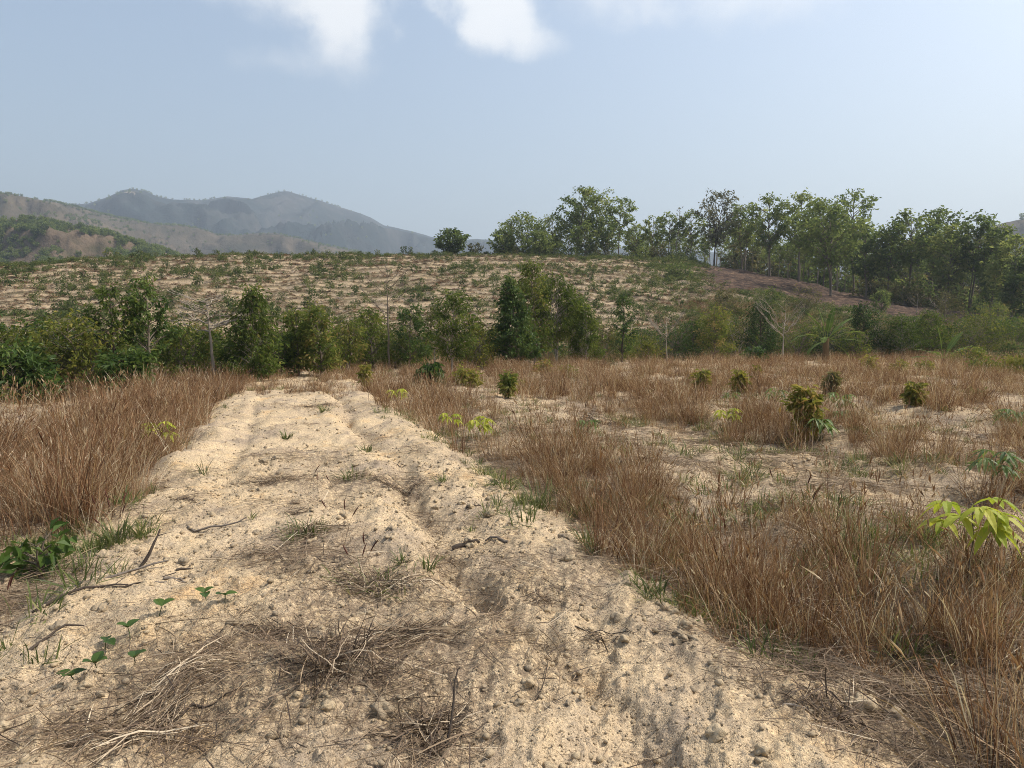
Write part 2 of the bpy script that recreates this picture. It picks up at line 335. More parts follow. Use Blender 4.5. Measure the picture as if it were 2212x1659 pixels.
# ------------------------------------------------------------------ the lie of the land
R0, RC = 46.0, 115.0
CREST = np.array([(-3000, 640), (-1500, 610), (-500, 590), (0, 579), (150, 568), (300, 558), (500, 553), (700, 553), (1100, 552), (1300, 557), (1420, 563), (1500, 570), (1560, 579),
                  (1700, 604), (1800, 630), (1900, 649), (2050, 668), (2212, 688), (2600, 712), (3500, 722), (5000, 722)], float)
def az_px(x, y): return CX + F * x / np.maximum(y, 1e-3) * cos(PITCH)
def crest_tan(px):
    py = np.interp(px, CREST[:, 0], CREST[:, 1]); xc = (px - CX) / F; yc = (CY - py) / F
    dy = cos(PITCH) + sin(PITCH) * yc; dz = -sin(PITCH) + cos(PITCH) * yc
    return dz / np.sqrt(xc ** 2 + dy ** 2)
E0 = -EYE / R0
MOUNDS = []   # (x, y, height, radius)
def ground0(x, y):
    """broad shape of the land without furrows"""
    x = np.asarray(x, float); y = np.asarray(y, float)
    r = np.hypot(x, y); px = np.where(y > 0.02 * r + 1e-6, az_px(x, np.maximum(y, .02 * r + 1e-6)), np.where(x > 0, 5000., -3000.))
    px = np.clip(px, -3000, 5000)
    e = crest_tan(px); t = np.clip((r - R0) / (RC - R0), 0, 1)
    z = EYE + r * (E0 + (e - E0) * np.sin(pi / 2 * t))
    z = np.where(r < R0, 0., z)
    right = sstep(1330, 1500, px)
    zc_ = EYE + RC * e; q = np.maximum(r - RC, 0)
    back = zc_ + q * e * right * sstep(90, 0, q) - .0022 * q ** 2 * (1 - right) - .0006 * q ** 2 * right
    z = np.where(r > RC, back, z)
    far = sstep(165, 420, r); z = z * (1 - far) - 24 * far
    front = sstep(-.05, .12, y / np.maximum(r, 1e-6)); z = np.where(r > R0, z * front + (1 - front) * (-24 * far), z)
    return z
def uu(x, y): return x + .32 * y
RUT = lambda y: 1.22 + .10 * np.sin(y * .9) + .06 * np.sin(y * 2.3 + 1)
def row_phase(x, y):
    r = np.hypot(x, y)
    q = r + 2.4 * fbm(x / 30, y / 30, 2, 40) + .38 * fbm(x / 3, y / 3, 2, 41)
    return q / 2.1
def ground(x, y, fine=True):
    x = np.asarray(x, float); y = np.asarray(y, float); r = np.hypot(x, y); z = ground0(x, y)
    near = 1 - sstep(38, 48, r); u = uu(x, y)
    du = .10 * fbm(x / 1.6, y / 1.6, 2, 3); v = u + du
    inpath = sstep(-1.75, -1.1, v) * (1 - sstep(2.1, 2.75, v))
    n = .03 * inpath
    n += .05 * gauss(v + .15, .75) + .055 * gauss(v - .88, .26) * (1 + .7 * pn(x * 1.1, y * 1.1, 8))
    n -= .135 * gauss(u - RUT(y) + .05 * pn(x / .3, y / .3, 7), .13) * (.7 + .5 * pn(x / 1.2, y / 1.2, 9)) * sstep(1, 2.4, y)
    n += .05 * gauss(v - 1.85, .28) - .05 * gauss(v - 2.45, .25)
    n -= .05 * gauss(v + .62, .12) * sstep(5, 8, y)
    rows = .10 * np.cos((u - .4) * 2 * pi / 4.3) * (1 - inpath)
    n += rows
    n += .05 * fbm(x / 1.1, y / 1.1, 4, 12)
    if fine:
        sx, sy = x * .95 - y * .3, x * .3 + y * .95
        n += .034 * fbm(sx / .22, sy / .42, 4, 20, .58) + .042 * np.maximum(0, fbm(x / .11, y / .11, 3, 25, .6) - .22) - .03 * np.maximum(0, .10 - np.abs(fbm(sx / .20, sy / .5, 3, 28))) * (.5 + pn(x / .8, y / .8, 29))
        n += .009 * fbm(x / .04, y / .04, 2, 31)
    for (mx, my, mh, mr) in MOUNDS:
        n += mh * gauss(np.hypot(x - mx, y - my), mr)
    z = z + n * near
    hillw = sstep(40, 52, r) * (1 - sstep(150, 170, r)) * sstep(-.05, .15, y / np.maximum(r, 1e-6))
    ph = row_phase(x, y); fr = ph - np.floor(ph)
    terr = np.where(fr < .62, fr / .62, (1 - fr) / .38)
    z = z + hillw * (.30 * (terr - .5) * (.6 + .6 * pn(x / 5, y / 5, 44)) + .35 * fbm(x / 6, y / 6, 4, 45))
    return z
def hit(px, py, rmax=165):
    """where a line of sight meets the land"""
    d = pix_dir(px, py); h = np.hypot(d[0], d[1]); r = np.geomspace(1.2, rmax, 5000)
    x = d[0] / h * r; y = d[1] / h * r; z = EYE + d[2] / h * r
    below = np.nonzero(z < ground0(x, y))[0]
    i = below[0] if len(below) else int(np.argmin(z - ground0(x, y)))
    return x[i], y[i]
def gz(x, y): return float(ground(np.array([x]), np.array([y]))[0])
def spot(px, py):
    x, y = hit(px, py); return np.array([x, y, gz(x, y)])
def spot_r(px, r):
    d = pix_dir(px, 700); h = np.hypot(d[0], d[1]); x, y = d[0] / h * r, d[1] / h * r; return np.array([x, y, gz(x, y)])
def size_at(B, px, ytop, wpx):
    d = pix_dir(px, ytop); k = B[1] / d[1]
    return EYE + k * d[2] - B[2], wpx / F * k
for px, py, mh, mr in ((470, 952, .13, .26), (440, 975, .13, .28), (372, 1010, .14, .30), (180, 1120, .18, .36), (300, 1040, .12, .26), (540, 890, .12, .3),
                       (1400, 1035, .10, .4), (1240, 1000, .10, .4), (1720, 1000, .14, .6), (1950, 1020, .16, .7), (2080, 1040, .12, .5),
                       (120, 1290, .08, .30), (1880, 1480, .08, .3), (660, 1500, .05, .3), (1000, 1420, .05, .4)):
    x, y = hit(px, py); MOUNDS.append((x, y, mh, mr))

# polar sheet, finest near the view
azf = np.radians(np.arange(-43, 43.01, .215)); azs = np.radians(np.concatenate([np.arange(-180, -43, 4.0), np.arange(46, 180, 4.0)]))
AZ = np.sort(np.concatenate([azf, azs]))
RR = np.concatenate([np.geomspace(.2, 1.2, 9)[:-1], np.geomspace(1.2, R0, 480), np.arange(R0 + .4, 119, .42), np.linspace(119.6, 170, 24), np.geomspace(180, 450, 10)])
LITTER_SPOTS = [(600, 1050, .5), (760, 1055, .4), (850, 1060, .5), (800, 1290, .6), (720, 1460, .5), (430, 1480, .5), (300, 1580, .5), (1180, 1290, .25), (1780, 1560, .4),
                (930, 1620, .35), (640, 1215, .35), (590, 1235, .3), (1000, 1450, .4), (1320, 1230, .5), (1900, 1440, .6), (2080, 1500, .6), (100, 1280, .4), (700, 890, .8), (640, 1000, .5)]
LS = [(*hit(a, b), c) for a, b, c in LITTER_SPOTS]
def path_litter(x, y):
    u = uu(x, y)
    l = .45 * sstep(-.05, .45, fbm(x / .9, y / .9, 3, 60)) + .35 * gauss(u - RUT(y), .22) + .5 * sstep(2.0, 2.8, u) + .5 * (1 - sstep(-2.0, -1.4, u))
    for sx, sy, sr in LS: l = l + .9 * gauss(np.hypot(x - sx, y - sy), sr)
    return np.clip(l, 0, 1)
def burn_at(x, y):
    r = np.hypot(x, y); px = az_px(x, np.maximum(y, 1)); py = CY - F * ((ground0(x, y) - EYE) / np.maximum(y, 1) + tan(PITCH))
    c = np.interp(px, CREST[:, 0], CREST[:, 1])
    d = (r - 80 + 7 * fbm(x / 9, y / 9, 2, 47)) / 9
    return sstep(0, 1, d) * sstep(1440, 1560, px) * (1 - .5 * sstep(2050, 2300, px)) * (y > 20)
def scrub_at(x, y):
    r = np.hypot(x, y); px = az_px(x, np.maximum(y, 1))
    a = sstep(1300, 1560, px) * .62 * (y > 10)
    a = a + .6 * (1 - sstep(46, 58, r)) + .55 * sstep(RC + 6, RC + 16, r)
    return np.clip(a, 0, 1)
def ring(name, lo, hi, matl, hillattr):
    rr = RR[lo:hi]; a, r = np.meshgrid(AZ, rr); x = np.sin(a) * r; y = np.cos(a) * r
    z = ground(x, y); n, k = x.shape
    V = np.stack([x, y, z], -1).reshape(-1, 3); idx = np.arange(n * k).reshape(n, k)
    nx = np.roll(idx, -1, 1)
    Q = np.stack([idx[:-1], nx[:-1], nx[1:], idx[1:]], -1).reshape(-1, 4)[:, ::-1]
    X, Y = x.ravel(), y.ravel()
    if hillattr:
        ph = row_phase(X, Y); fr = ph - np.floor(ph)
        lit = gauss(fr - .72, .23) * (1.05 + .7 * fbm(X / 5, Y / 5, 3, 50)) + .20 * fbm(X / 12, Y / 12, 3, 52) + .25
        at = {'litter': np.clip(lit, 0, 1), 'burn': burn_at(X, Y), 'scrub': scrub_at(X, Y)}
    else: at = {'litter': path_litter(X, Y)}
    me = mesh_np(name, V, [Q], matl, at, smooth=True)
    if not hillattr:   # close the pole under the camera
        pass
    return me
i46 = int(np.searchsorted(RR, R0 + .01)); i170 = int(np.searchsorted(RR, 170.01))
tag(obj('ground', ring('ground', 0, i46, M['sand'], False)), 'pale sandy soil of the cleared field with a rutted track', None, None, 'structure')
tag(obj('hillside', ring('hillside', i46 - 1, i170, M['hill'], True)), 'terraced pale hillside rising behind the tree row', None, None, 'structure')
# valley floor behind the hill out to the mountains
rv = np.concatenate([RR[i170 - 1:], np.geomspace(520, 9000, 22)]); a, r = np.meshgrid(np.radians(np.arange(-180, 180, 2.0)), rv)
x, y = np.sin(a) * r, np.cos(a) * r; z = ground(x, y) - .05 * (r > 172); n, k = x.shape; idx = np.arange(n * k).reshape(n, k); nx = np.roll(idx, -1, 1)
tag(obj('valley_floor', mesh_np('valley_floor', np.stack([x, y, z], -1).reshape(-1, 3), [np.stack([idx[:-1], nx[:-1], nx[1:], idx[1:]], -1).reshape(-1, 4)[:, ::-1]], M['valley'], smooth=True)), 'low ground between the near hill and the mountains', None, None, 'structure')

# ---- mountains: each a real ridge at its own distance
def ridge(name, prof, r_ridge, w_front, w_back, matl, step=6, rows=90, spur=.30, nscale=1., seed=0, zb=-26, label='', rvar=.08, scar=None):
    P = np.array(prof, float); px = np.arange(P[0, 0], P[-1, 0] + 1, step); py = np.interp(px, P[:, 0], P[:, 1])
    py = py + 1.0 * fbm(px / 45., px * 0, 4, seed + 1)
    xc = (px - CX) / F; yc = (CY - py) / F; dy = cos(PITCH) + sin(PITCH) * yc; dz = -sin(PITCH) + cos(PITCH) * yc
    h = np.hypot(xc, dy); tn = dz / h; sa, ca = xc / h, dy / h
    rr = r_ridge * (1 + rvar * fbm(px / 500., px * 0 + 3, 2, seed + 5))
    zr = EYE + rr * tn
    s = np.concatenate([np.linspace(0, 1, rows), 1 + np.linspace(0, 1, rows // 3)[1:]])[:, None]
    rad = np.where(s <= 1, rr - w_front * (1 - s), rr + w_back * (s - 1))
    x, y = sa * rad, ca * rad
    g = np.where(s <= 1, (1 - np.cos(pi * np.clip(s, 0, 1) ** .9)) / 2 * .55 + .45 * s, 1 - np.clip(s - 1, 0, 1) ** 1.3)
    env = np.where(s <= 1, np.sin(pi * np.clip(s, 0, 1)) ** .8, np.sin(pi * np.clip(s - 1, 0, 1)))
    wx, wy = x / (210 * nscale), y / (210 * nscale)
    qx = .8 * wx + .45 * wy + .7 * fbm(wx * .5, wy * .5, 2, seed + 30); qy = .7 * wy - .4 * wx + .7 * fbm(wx * .5 + 9, wy * .5, 2, seed + 33)
    rid = 1 - np.abs(fbm(qx, qy, 5, seed + 9, .5)) * 1.5
    amp = (zr - zb)[None, :]
    z = zb + amp * (g + spur * env * (rid - .55)) + 3.5 * nscale * fbm(wx * 9, wy * 9, 3, seed + 20) * env
    # the skyline belongs to the ridge itself
    lim = EYE + rad * tn; z = np.where(s < 1, np.minimum(z, lim - .012 * (rr - rad)), np.minimum(z, lim))
    n, k = x.shape; idx = np.arange(n * k).reshape(n, k)
    Q = np.stack([idx[:-1, :-1], idx[:-1, 1:], idx[1:, 1:], idx[1:, :-1]], -1).reshape(-1, 4)
    at = None
    if scar is not None:
        ppx = CX + F * x / y * cos(PITCH); tz = (z - EYE) / y; ppy = CY - F * (tz + tan(PITCH)) / (1 - tz * tan(PITCH))
        sc_ = 0
        for (a, b, ra, rb) in scar: sc_ = sc_ + gauss((ppx - a) / ra, 1) * gauss((ppy - b) / rb, 1)
        at = {'scar': (sc_ * (s <= 1)).ravel()}
    V = np.stack([x, y, z], -1)
    tag(obj(name, mesh_np(name, V.reshape(-1, 3), [Q], matl, at, smooth=True)), label, None, None, 'structure')
    return V, rows
VA, rA = ridge('mountain', [(-1900, 470), (-900, 430), (-300, 450), (60, 447), (150, 443), (190, 440), (235, 424), (262, 411), (285, 407), (312, 412), (340, 425), (375, 431), (440, 432), (490, 424), (545, 429), (580, 420), (605, 414), (622, 413), (645, 420), (690, 433), (735, 448), (780, 461), (800, 470), (830, 487),
    (880, 497), (930, 511), (985, 520), (1030, 516), (1070, 519), (1120, 530), (1250, 538), (1400, 533), (1550, 545), (1800, 560), (2300, 600)], 2300, 1250, 700, M['mtA'], 5, 130, .42, 2.4, 100, label='hazy blue mountain with two rounded peaks and a bare scar', scar=[(297, 418, 17, 6), (280, 424, 12, 4)])
VB, rB = ridge('dry_hill', [(-1500, 450), (-600, 400), (-200, 405), (0, 416), (30, 420), (75, 429), (120, 437), (160, 445), (200, 457), (260, 471), (320, 482), (350, 484), (390, 486), (430, 492), (470, 506), (520, 507), (560, 503), (600, 505), (650, 515), (700, 528), (760, 541), (820, 552), (900, 575), (1000, 600)],
    1250, 620, 300, M['mtB'], 5, 80, .30, 1.1, 200, label='dry brown hills dotted with scrub below the far mountain')
VC, rC = ridge('wooded_hill', [(-1500, 480), (-500, 455), (-150, 470), (0, 478), (50, 474), (90, 476), (130, 483), (180, 492), (230, 504), (290, 522), (330, 536), (370, 550), (420, 566), (500, 600)],
    480, 210, 120, M['mtC'], 4, 60, .26, .3, 300, label='wooded dark green hill with brown clearings at left')
VD, rD = ridge('bare_hill', [(1900, 600), (2030, 545), (2090, 510), (2140, 489), (2175, 480), (2212, 472), (2400, 440), (2800, 430), (3600, 470)],
    900, 380, 250, M['mtB'], 5, 60, .28, .5, 400, label='small hazy bare hill behind the wood at right')
# ------------------------------------------------------------------ plants
UP = np.array([0, 0, 1.])
def crown_r(shape, t):
    if shape == 'cone': return np.clip(1 - t, 0, 1) ** .72 * np.clip(t / .10 + .45, 0, 1)
    if shape == 'column': return np.clip(1 - t, 0, 1) ** .42 * np.clip(t / .15 + .55, 0, 1)
    if shape == 'dome': return np.sqrt(np.clip(1 - t ** 2.2, 0, 1)) * np.clip(t / .12 + .75, 0, 1)
    if shape == 'top': return np.sin(pi * np.clip(.10 + .86 * t, 0, 1) ** 1.25) ** .8
    return np.sin(pi * np.clip(.06 + .9 * t, 0, 1)) ** .75          # oval
def trunk_line(rng, H, lean, k=9, wob=.02):
    t = np.linspace(0, 1, k); w = np.cumsum(rng.normal(0, wob * H / k * 3, (k, 2)), 0); w -= w[0]
    return np.stack([lean[0] * H * t ** 1.4 + w[:, 0], lean[1] * H * t ** 1.4 + w[:, 1], H * t], 1)
def make_tree(rng, H, W, clear=.3, shape='oval', nl=4000, nc=45, L=.10, LW=.45, droop=.4, tr=None, stems=1, csig=.085, lean=(0, 0), gaps=.0, flat=.7, tint=(.5, .2), sides=6, spread=.25, yellow=.03):
    """tapered trunk with limbs, and leaves in clumps at the limb ends"""
    wood = Geo(); tr = tr or .018 * H + .01
    lines = []
    for s in range(stems):
        a = rng.uniform(0, 2 * pi); ln = np.array(lean) + (spread * np.array([cos(a), sin(a)]) * W / H * rng.uniform(.5, 1.2) if stems > 1 else rng.normal(0, .02, 2))
        P = trunk_line(rng, H * (.95 if s == 0 else rng.uniform(.7, .92)), ln); lines.append(P)
        R = tr * (1 - np.linspace(0, 1, len(P)) ** 1.1 * .88) * (1 if s == 0 else .75); R[0] *= 1.35
        wood.add(*tubes(P[None], R[None], sides), tint=.5)
    t = (np.arange(nc) + rng.uniform(0, 1, nc)) / nc
    keep = rng.uniform(0, 1, nc) > gaps; t = t[keep]; n = len(t)
    az = np.arange(n) * 2.399 + rng.normal(0, .5, n)
    rr = crown_r(shape, t) * W / 2 * rng.uniform(.35, 1.0, n) ** .55 * rng.uniform(.85, 1.12, n)
    zc = (clear + (1 - clear) * t) * H
    which = rng.integers(0, stems, n)
    C = np.empty((n, 3)); A = np.empty((n, 3))
    for i in range(n):
        P = lines[which[i]]; za = min(max(zc[i] - rr[i] * rng.uniform(.45, 1.0), clear * H * .75), P[-1, 2] * .98)
        A[i] = [np.interp(za, P[:, 2], P[:, 0]), np.interp(za, P[:, 2], P[:, 1]), za]
        ax = np.array([np.interp(zc[i], P[:, 2], P[:, 0]), np.interp(zc[i], P[:, 2], P[:, 1])])
        if stems > 1: ax = ax * .6
        C[i] = [ax[0] + rr[i] * cos(az[i]), ax[1] + rr[i] * sin(az[i]), zc[i]]
    k = 5; s = np.linspace(0, 1, k)[None, :, None]
    mid = (A + C) / 2 + np.array([0, 0, 1]) * (np.linalg.norm(C - A, axis=1) * .10)[:, None] + rng.normal(0, .03, (n, 3)) * W * .3
    B = A[:, None] * (1 - s) ** 2 + 2 * mid[:, None] * s * (1 - s) + C[:, None] * s ** 2
    br = (tr * .38 * (1 - .75 * s[..., 0])) * (.35 + .9 * np.linalg.norm(C - A, axis=1) / (W * .5 + .01))[:, None]
    br = np.minimum(br, tr * .5)
    wood.add(*tubes(B, br, 4), tint=.5)
    nt_ = 3; ti = np.repeat(np.arange(n), nt_); tp = C[ti] + rng.normal(0, 1, (len(ti), 3)) * csig * W * np.array([1, 1, .6]) * 1.1
    st = B[ti, 2]; TB = np.stack([st, (st + tp) / 2 + rng.normal(0, .02, tp.shape) * W, tp], 1)
    wood.add(*tubes(TB, np.tile(np.array([[.10, .07, .03]]) * tr, (len(ti), 1)), 3), tint=.5)
    # leaves
    w = rr + .25 * W / 2; w = w / w.sum(); ci = rng.choice(n, nl, p=w)
    pos = C[ci] + rng.normal(0, 1, (nl, 3)) * csig * W * np.array([1, 1, flat])
    al = rng.uniform(0, 1, nl) < .3; kk = rng.uniform(.45, 1, nl)
    pos = np.where(al[:, None], A[ci] * (1 - kk)[:, None] ** 2 + 2 * mid[ci] * (kk * (1 - kk))[:, None] + C[ci] * (kk ** 2)[:, None] + rng.normal(0, 1, (nl, 3)) * csig * W * .55, pos)
    tw = rng.uniform(0, 1, nl) < .3; tj = ci * nt_ + rng.integers(0, nt_, nl); tk = rng.uniform(0, 1, nl)[:, None]
    pos = np.where(tw[:, None], TB[tj, 0] * (1 - tk) + TB[tj, 2] * tk + rng.normal(0, 1, (nl, 3)) * csig * W * .3, pos)
    pos[:, 2] = np.maximum(pos[:, 2], .03)
    outw = pos - np.array([0, 0, 0]); outw[:, 2] = 0; outw = nrm(outw)
    d = nrm(outw * .7 + rand_unit(rng, nl) * .9 - UP * droop)
    up = nrm(UP * .8 + rand_unit(rng, nl) * .8)
    LL = L * rng.uniform(.6, 1.35, nl)
    lv = Geo(); V, Fc = leaves(pos, d, up, LL, LL * LW * rng.uniform(.8, 1.2, nl))
    ct = rng.normal(0, tint[1] * .7, n)[ci]
    tt = np.clip(tint[0] + ct + rng.normal(0, tint[1] * .6, nl), 0, .9)
    tt = np.where(rng.uniform(0, 1, nl) < yellow, rng.uniform(.9, 1, nl), tt)
    lv.add(V, Fc, np.repeat(tt, 4))
    return wood, lv
def plant_tree(name, label, cat, B, rng, mats, group=None, rz=0, **kw):
    wood, lv = make_tree(rng, **kw)
    t = thing(name, label, cat, B - np.array([0, 0, .04]), rz, group)
    obj('trunk', wood.mesh('trunk', M[mats[0]], True), t); obj('crown', lv.mesh('crown', M[mats[1]]), t)
    return t
def copy_thing(root, loc, rz, sc, label=None):
    c = root.copy(); COL.objects.link(c); c.location = [float(v) for v in loc]; c.rotation_euler = (0, 0, rz); c.scale = (sc, sc, sc) if np.isscalar(sc) else sc
    if label: c['label'] = label
    for ch in root.children:
        d = ch.copy(); COL.objects.link(d); d.parent = c
    return c
def bare_tree(label, B, rng, H, W, fork=.5, nlimb=9, tr=.05, lean=(0, 0), rise=.7, matl='pale', droop=0., spread_to=1.0, name='bare_tree'):
    t = thing(name, label, 'bare tree', B - np.array([0, 0, .04]), 0)
    P = trunk_line(rng, H * spread_to * .98, lean, 12, .018); R = tr * (1 - np.linspace(0, 1, 12) ** 1.2 * .86); R[0] *= 1.25
    g = Geo(); g.add(*tubes(P[None], R[None], 8)); obj('trunk', g.mesh('trunk', M[matl], True), t)
    for i in range(nlimb):
        f = fork + (spread_to * .95 - fork) * (i / max(1, nlimb - 1)) ** 1.1; z0 = f * H
        a0 = np.array([np.interp(z0, P[:, 2], P[:, 0]), np.interp(z0, P[:, 2], P[:, 1]), z0]); a = i * 2.4 + rng.normal(0, .35)
        if i % 2 == 0: a = rng.normal(0 if (i // 2) % 2 else pi, .55)       # plenty of limbs spread across the view
        ln = W / 2 * rng.uniform(.75, 1.1) * (1 - .55 * (f - fork) / max(.01, 1 - fork))
        k = 8; s = np.linspace(0, 1, k)
        zup = rise * ln * (s ** 1.3) - droop * ln * s ** 2 + rng.normal(0, .02, k).cumsum() * ln * .3
        L = a0 + np.stack([cos(a) * ln * s, sin(a) * ln * s, zup], 1) + np.concatenate([np.zeros((1, 3)), rng.normal(0, .03 * ln, (k - 1, 3))])
        g = Geo(); r0 = tr * .42 * (1 - .4 * (f - fork)); g.add(*tubes(L[None], (r0 * (1 - .8 * s))[None], 6))
        for j in range(5):
            q = rng.integers(2, k - 1); s0 = L[q]; aa = a + rng.choice([-1, 1]) * rng.uniform(.4, 1.1); l2 = ln * rng.uniform(.25, .5)
            e = np.linspace(0, 1, 5); Q = s0 + np.stack([cos(aa) * l2 * e, sin(aa) * l2 * e, (rise * .9) * l2 * e ** 1.2], 1) + np.concatenate([np.zeros((1, 3)), rng.normal(0, .03 * l2, (4, 3))])
            g.add(*tubes(Q[None], (r0 * .55 * (1 - .75 * e))[None], 4))
            for m in range(3):
                q2 = rng.integers(1, 4); a3 = aa + rng.normal(0, .8); l3 = l2 * rng.uniform(.3, .6); e3 = np.linspace(0, 1, 4)
                Q3 = Q[q2] + np.stack([cos(a3) * l3 * e3, sin(a3) * l3 * e3, rise * l3 * e3 * rng.uniform(.4, 1.3)], 1)
                g.add(*tubes(Q3[None], (r0 * .33 * (1 - .7 * e3))[None], 3))
        obj('branch', g.mesh('branch', M[matl], True), t)
    return t

# ---- grasses
def grass_clump(rng, n, h, rad, splay=.35, w=.0017, seed_frac=.3, leafy=.35, tint=(.5, .2), k=5, wleaf=.0028):
    """upright dry stems with thin seed heads and bent lower leaves"""
    g = Geo(); s = np.linspace(0, 1, k)
    def strands(n, lo, hi, spl, bend, ww, lowz=False):
        b = rng.normal(0, rad * .5, (n, 2)); a = np.arctan2(b[:, 1], b[:, 0]) + rng.normal(0, .9, n); sp = np.abs(rng.normal(0, spl, n))
        ln = h * rng.uniform(lo, hi, n)
        hx = np.sin(sp)[:, None] * s + (bend * rng.uniform(.2, 1, n))[:, None] * s ** 2.4
        hz = np.cos(sp)[:, None] * s - (.55 * bend * rng.uniform(0, 1, n))[:, None] * s ** 2.6
        P = np.stack([b[:, :1] + np.cos(a)[:, None] * hx * ln[:, None], b[:, 1:] + np.sin(a)[:, None] * hx * ln[:, None], hz * ln[:, None] - .02], -1)
        P[..., :2] += rng.normal(0, .006, P.shape[:2] + (2,)) * s[None, :, None]
        if lowz: P[..., 2] = np.maximum(P[..., 2], .004)
        side = nrm(np.stack([rng.normal(size=n), rng.normal(size=n), np.zeros(n)], 1))
        Wd = ww * rng.uniform(.7, 1.4, n)[:, None] * np.array([1, 1, .9, .7, .25])[None, :k]
        tt = np.repeat(np.clip(rng.normal(tint[0], tint[1], n), 0, 1), k * 2)
        return P, Wd, side, tt, a
    ns = int(n * (1 - leafy)); P, Wd, sd, tt, a = strands(ns, .55, 1.1, splay, .22, w); V, Q = ribbons(P, Wd, sd); g.add(V, Q, tt)
    m = rng.uniform(0, 1, ns) < seed_frac
    if m.any():
        E = P[m, -1]; D = nrm(P[m, -1] - P[m, -2] + rng.normal(0, .01, (m.sum(), 3))); nn_ = m.sum()
        for rep in range(2):
            V, Fc = leaves(E - D * .02, nrm(D + rng.normal(0, .15, (nn_, 3))), nrm(rng.normal(size=(nn_, 3))), rng.uniform(.05, .11, nn_) * (h / .7), np.full(nn_, .009), .1)
            g.add(V, Fc, np.repeat(np.clip(rng.normal(tint[0] + .12, .2, nn_), 0, 1), 4))
    P, Wd, sd, tt, a = strands(n - ns, .25, .75, splay * 1.7, .75, wleaf, True); V, Q = ribbons(P, Wd, sd); g.add(V, Q, np.clip(tt + .1, 0, 1))
    return g
def green_tuft(rng, n, h, rad, splay=.6, w=.0035, tint=(.5, .18), bend=.7):
    g = Geo(); k = 5; s = np.linspace(0, 1, k); b = rng.normal(0, rad * .45, (n, 2)); a = np.arctan2(b[:, 1], b[:, 0]) + rng.normal(0, .8, n)
    sp = np.abs(rng.normal(0, splay, n)); ln = h * rng.uniform(.45, 1.25, n)
    hx = np.sin(sp)[:, None] * s + (bend * rng.uniform(.1, .8, n))[:, None] * s ** 2.2; hz = np.cos(sp)[:, None] * s - (.5 * bend * rng.uniform(0, 1, n))[:, None] * s ** 2.4
    P = np.stack([b[:, :1] + np.cos(a)[:, None] * hx * ln[:, None], b[:, 1:] + np.sin(a)[:, None] * hx * ln[:, None], np.maximum(hz * ln[:, None] - .01, .003)], -1)
    side = nrm(np.stack([-np.sin(a), np.cos(a), rng.normal(0, .35, n)], 1))
    V, Q = ribbons(P, w * rng.uniform(.7, 1.4, n)[:, None] * np.array([.7, 1, 1, .8, .15]), side)
    g.add(V, Q, np.repeat(np.clip(rng.normal(tint[0], tint[1], n), 0, 1), k * 2)); return g
def straw_heap(rng, n, rx, ry, hgt, L=(.15, .45), w=.0018, ang=None, angs=.6, tint=(.4, .22), up=.06, root=False):
    """matted dead stems lying over one another"""
    g = Geo(); k = 6; s = np.linspace(-.5, .5, k)
    c = rng.normal(0, .42, (n, 2)) * np.array([rx, ry]); a = rng.uniform(0, 2 * pi, n) if ang is None else rng.normal(ang, angs, n)
    ln = rng.uniform(*L, n); z = np.abs(rng.normal(0, 1, n)) * hgt * np.exp(-((c[:, 0] / rx) ** 2 + (c[:, 1] / ry) ** 2) * 2) + .006
    cur = rng.normal(0, .25, n)
    along = s[None, :] * ln[:, None]; lat = cur[:, None] * ln[:, None] * (s[None, :] ** 2)
    X = c[:, :1] + np.cos(a)[:, None] * along - np.sin(a)[:, None] * lat; Y = c[:, 1:] + np.sin(a)[:, None] * along + np.cos(a)[:, None] * lat
    Z = z[:, None] + rng.normal(0, up, n)[:, None] * along + hgt * .35 * (.25 - s[None, :] ** 2)
    P = np.stack([X, Y, Z], -1)
    return P, rng.uniform(.6, 1.5, n)[:, None] * w * np.array([.5, 1, 1, 1, .9, .3]), np.clip(rng.normal(tint[0], tint[1], n), 0, 1)
def icos(sub=1):
    import bmesh
    bm = bmesh.new(); bmesh.ops.create_icosphere(bm, subdivisions=sub, radius=1); V = np.array([v.co[:] for v in bm.verts]); Fc = np.array([[v.index for v in f.verts] for f in bm.faces]); bm.free(); return V, Fc
def clod_mesh(name, seed, sub=2, rough=.32, flat=.7):
    rng = new_rng(seed); V, Fc = icos(sub); V = V.copy()
    o = rng.uniform(0, 50, 3)
    d = fbm(V[:, 0] * 1.1 + o[0] + V[:, 2] * .7, V[:, 1] * 1.1 + o[1] - V[:, 2] * .5, 4, seed, .62) * rough * 1.35
    V *= (1 + d)[:, None]; V *= np.array([1, rng.uniform(.7, 1), flat]); V[:, 2] = np.maximum(V[:, 2], -.45)
    return mesh_np(name, V, [Fc], M['clod'], smooth=True)

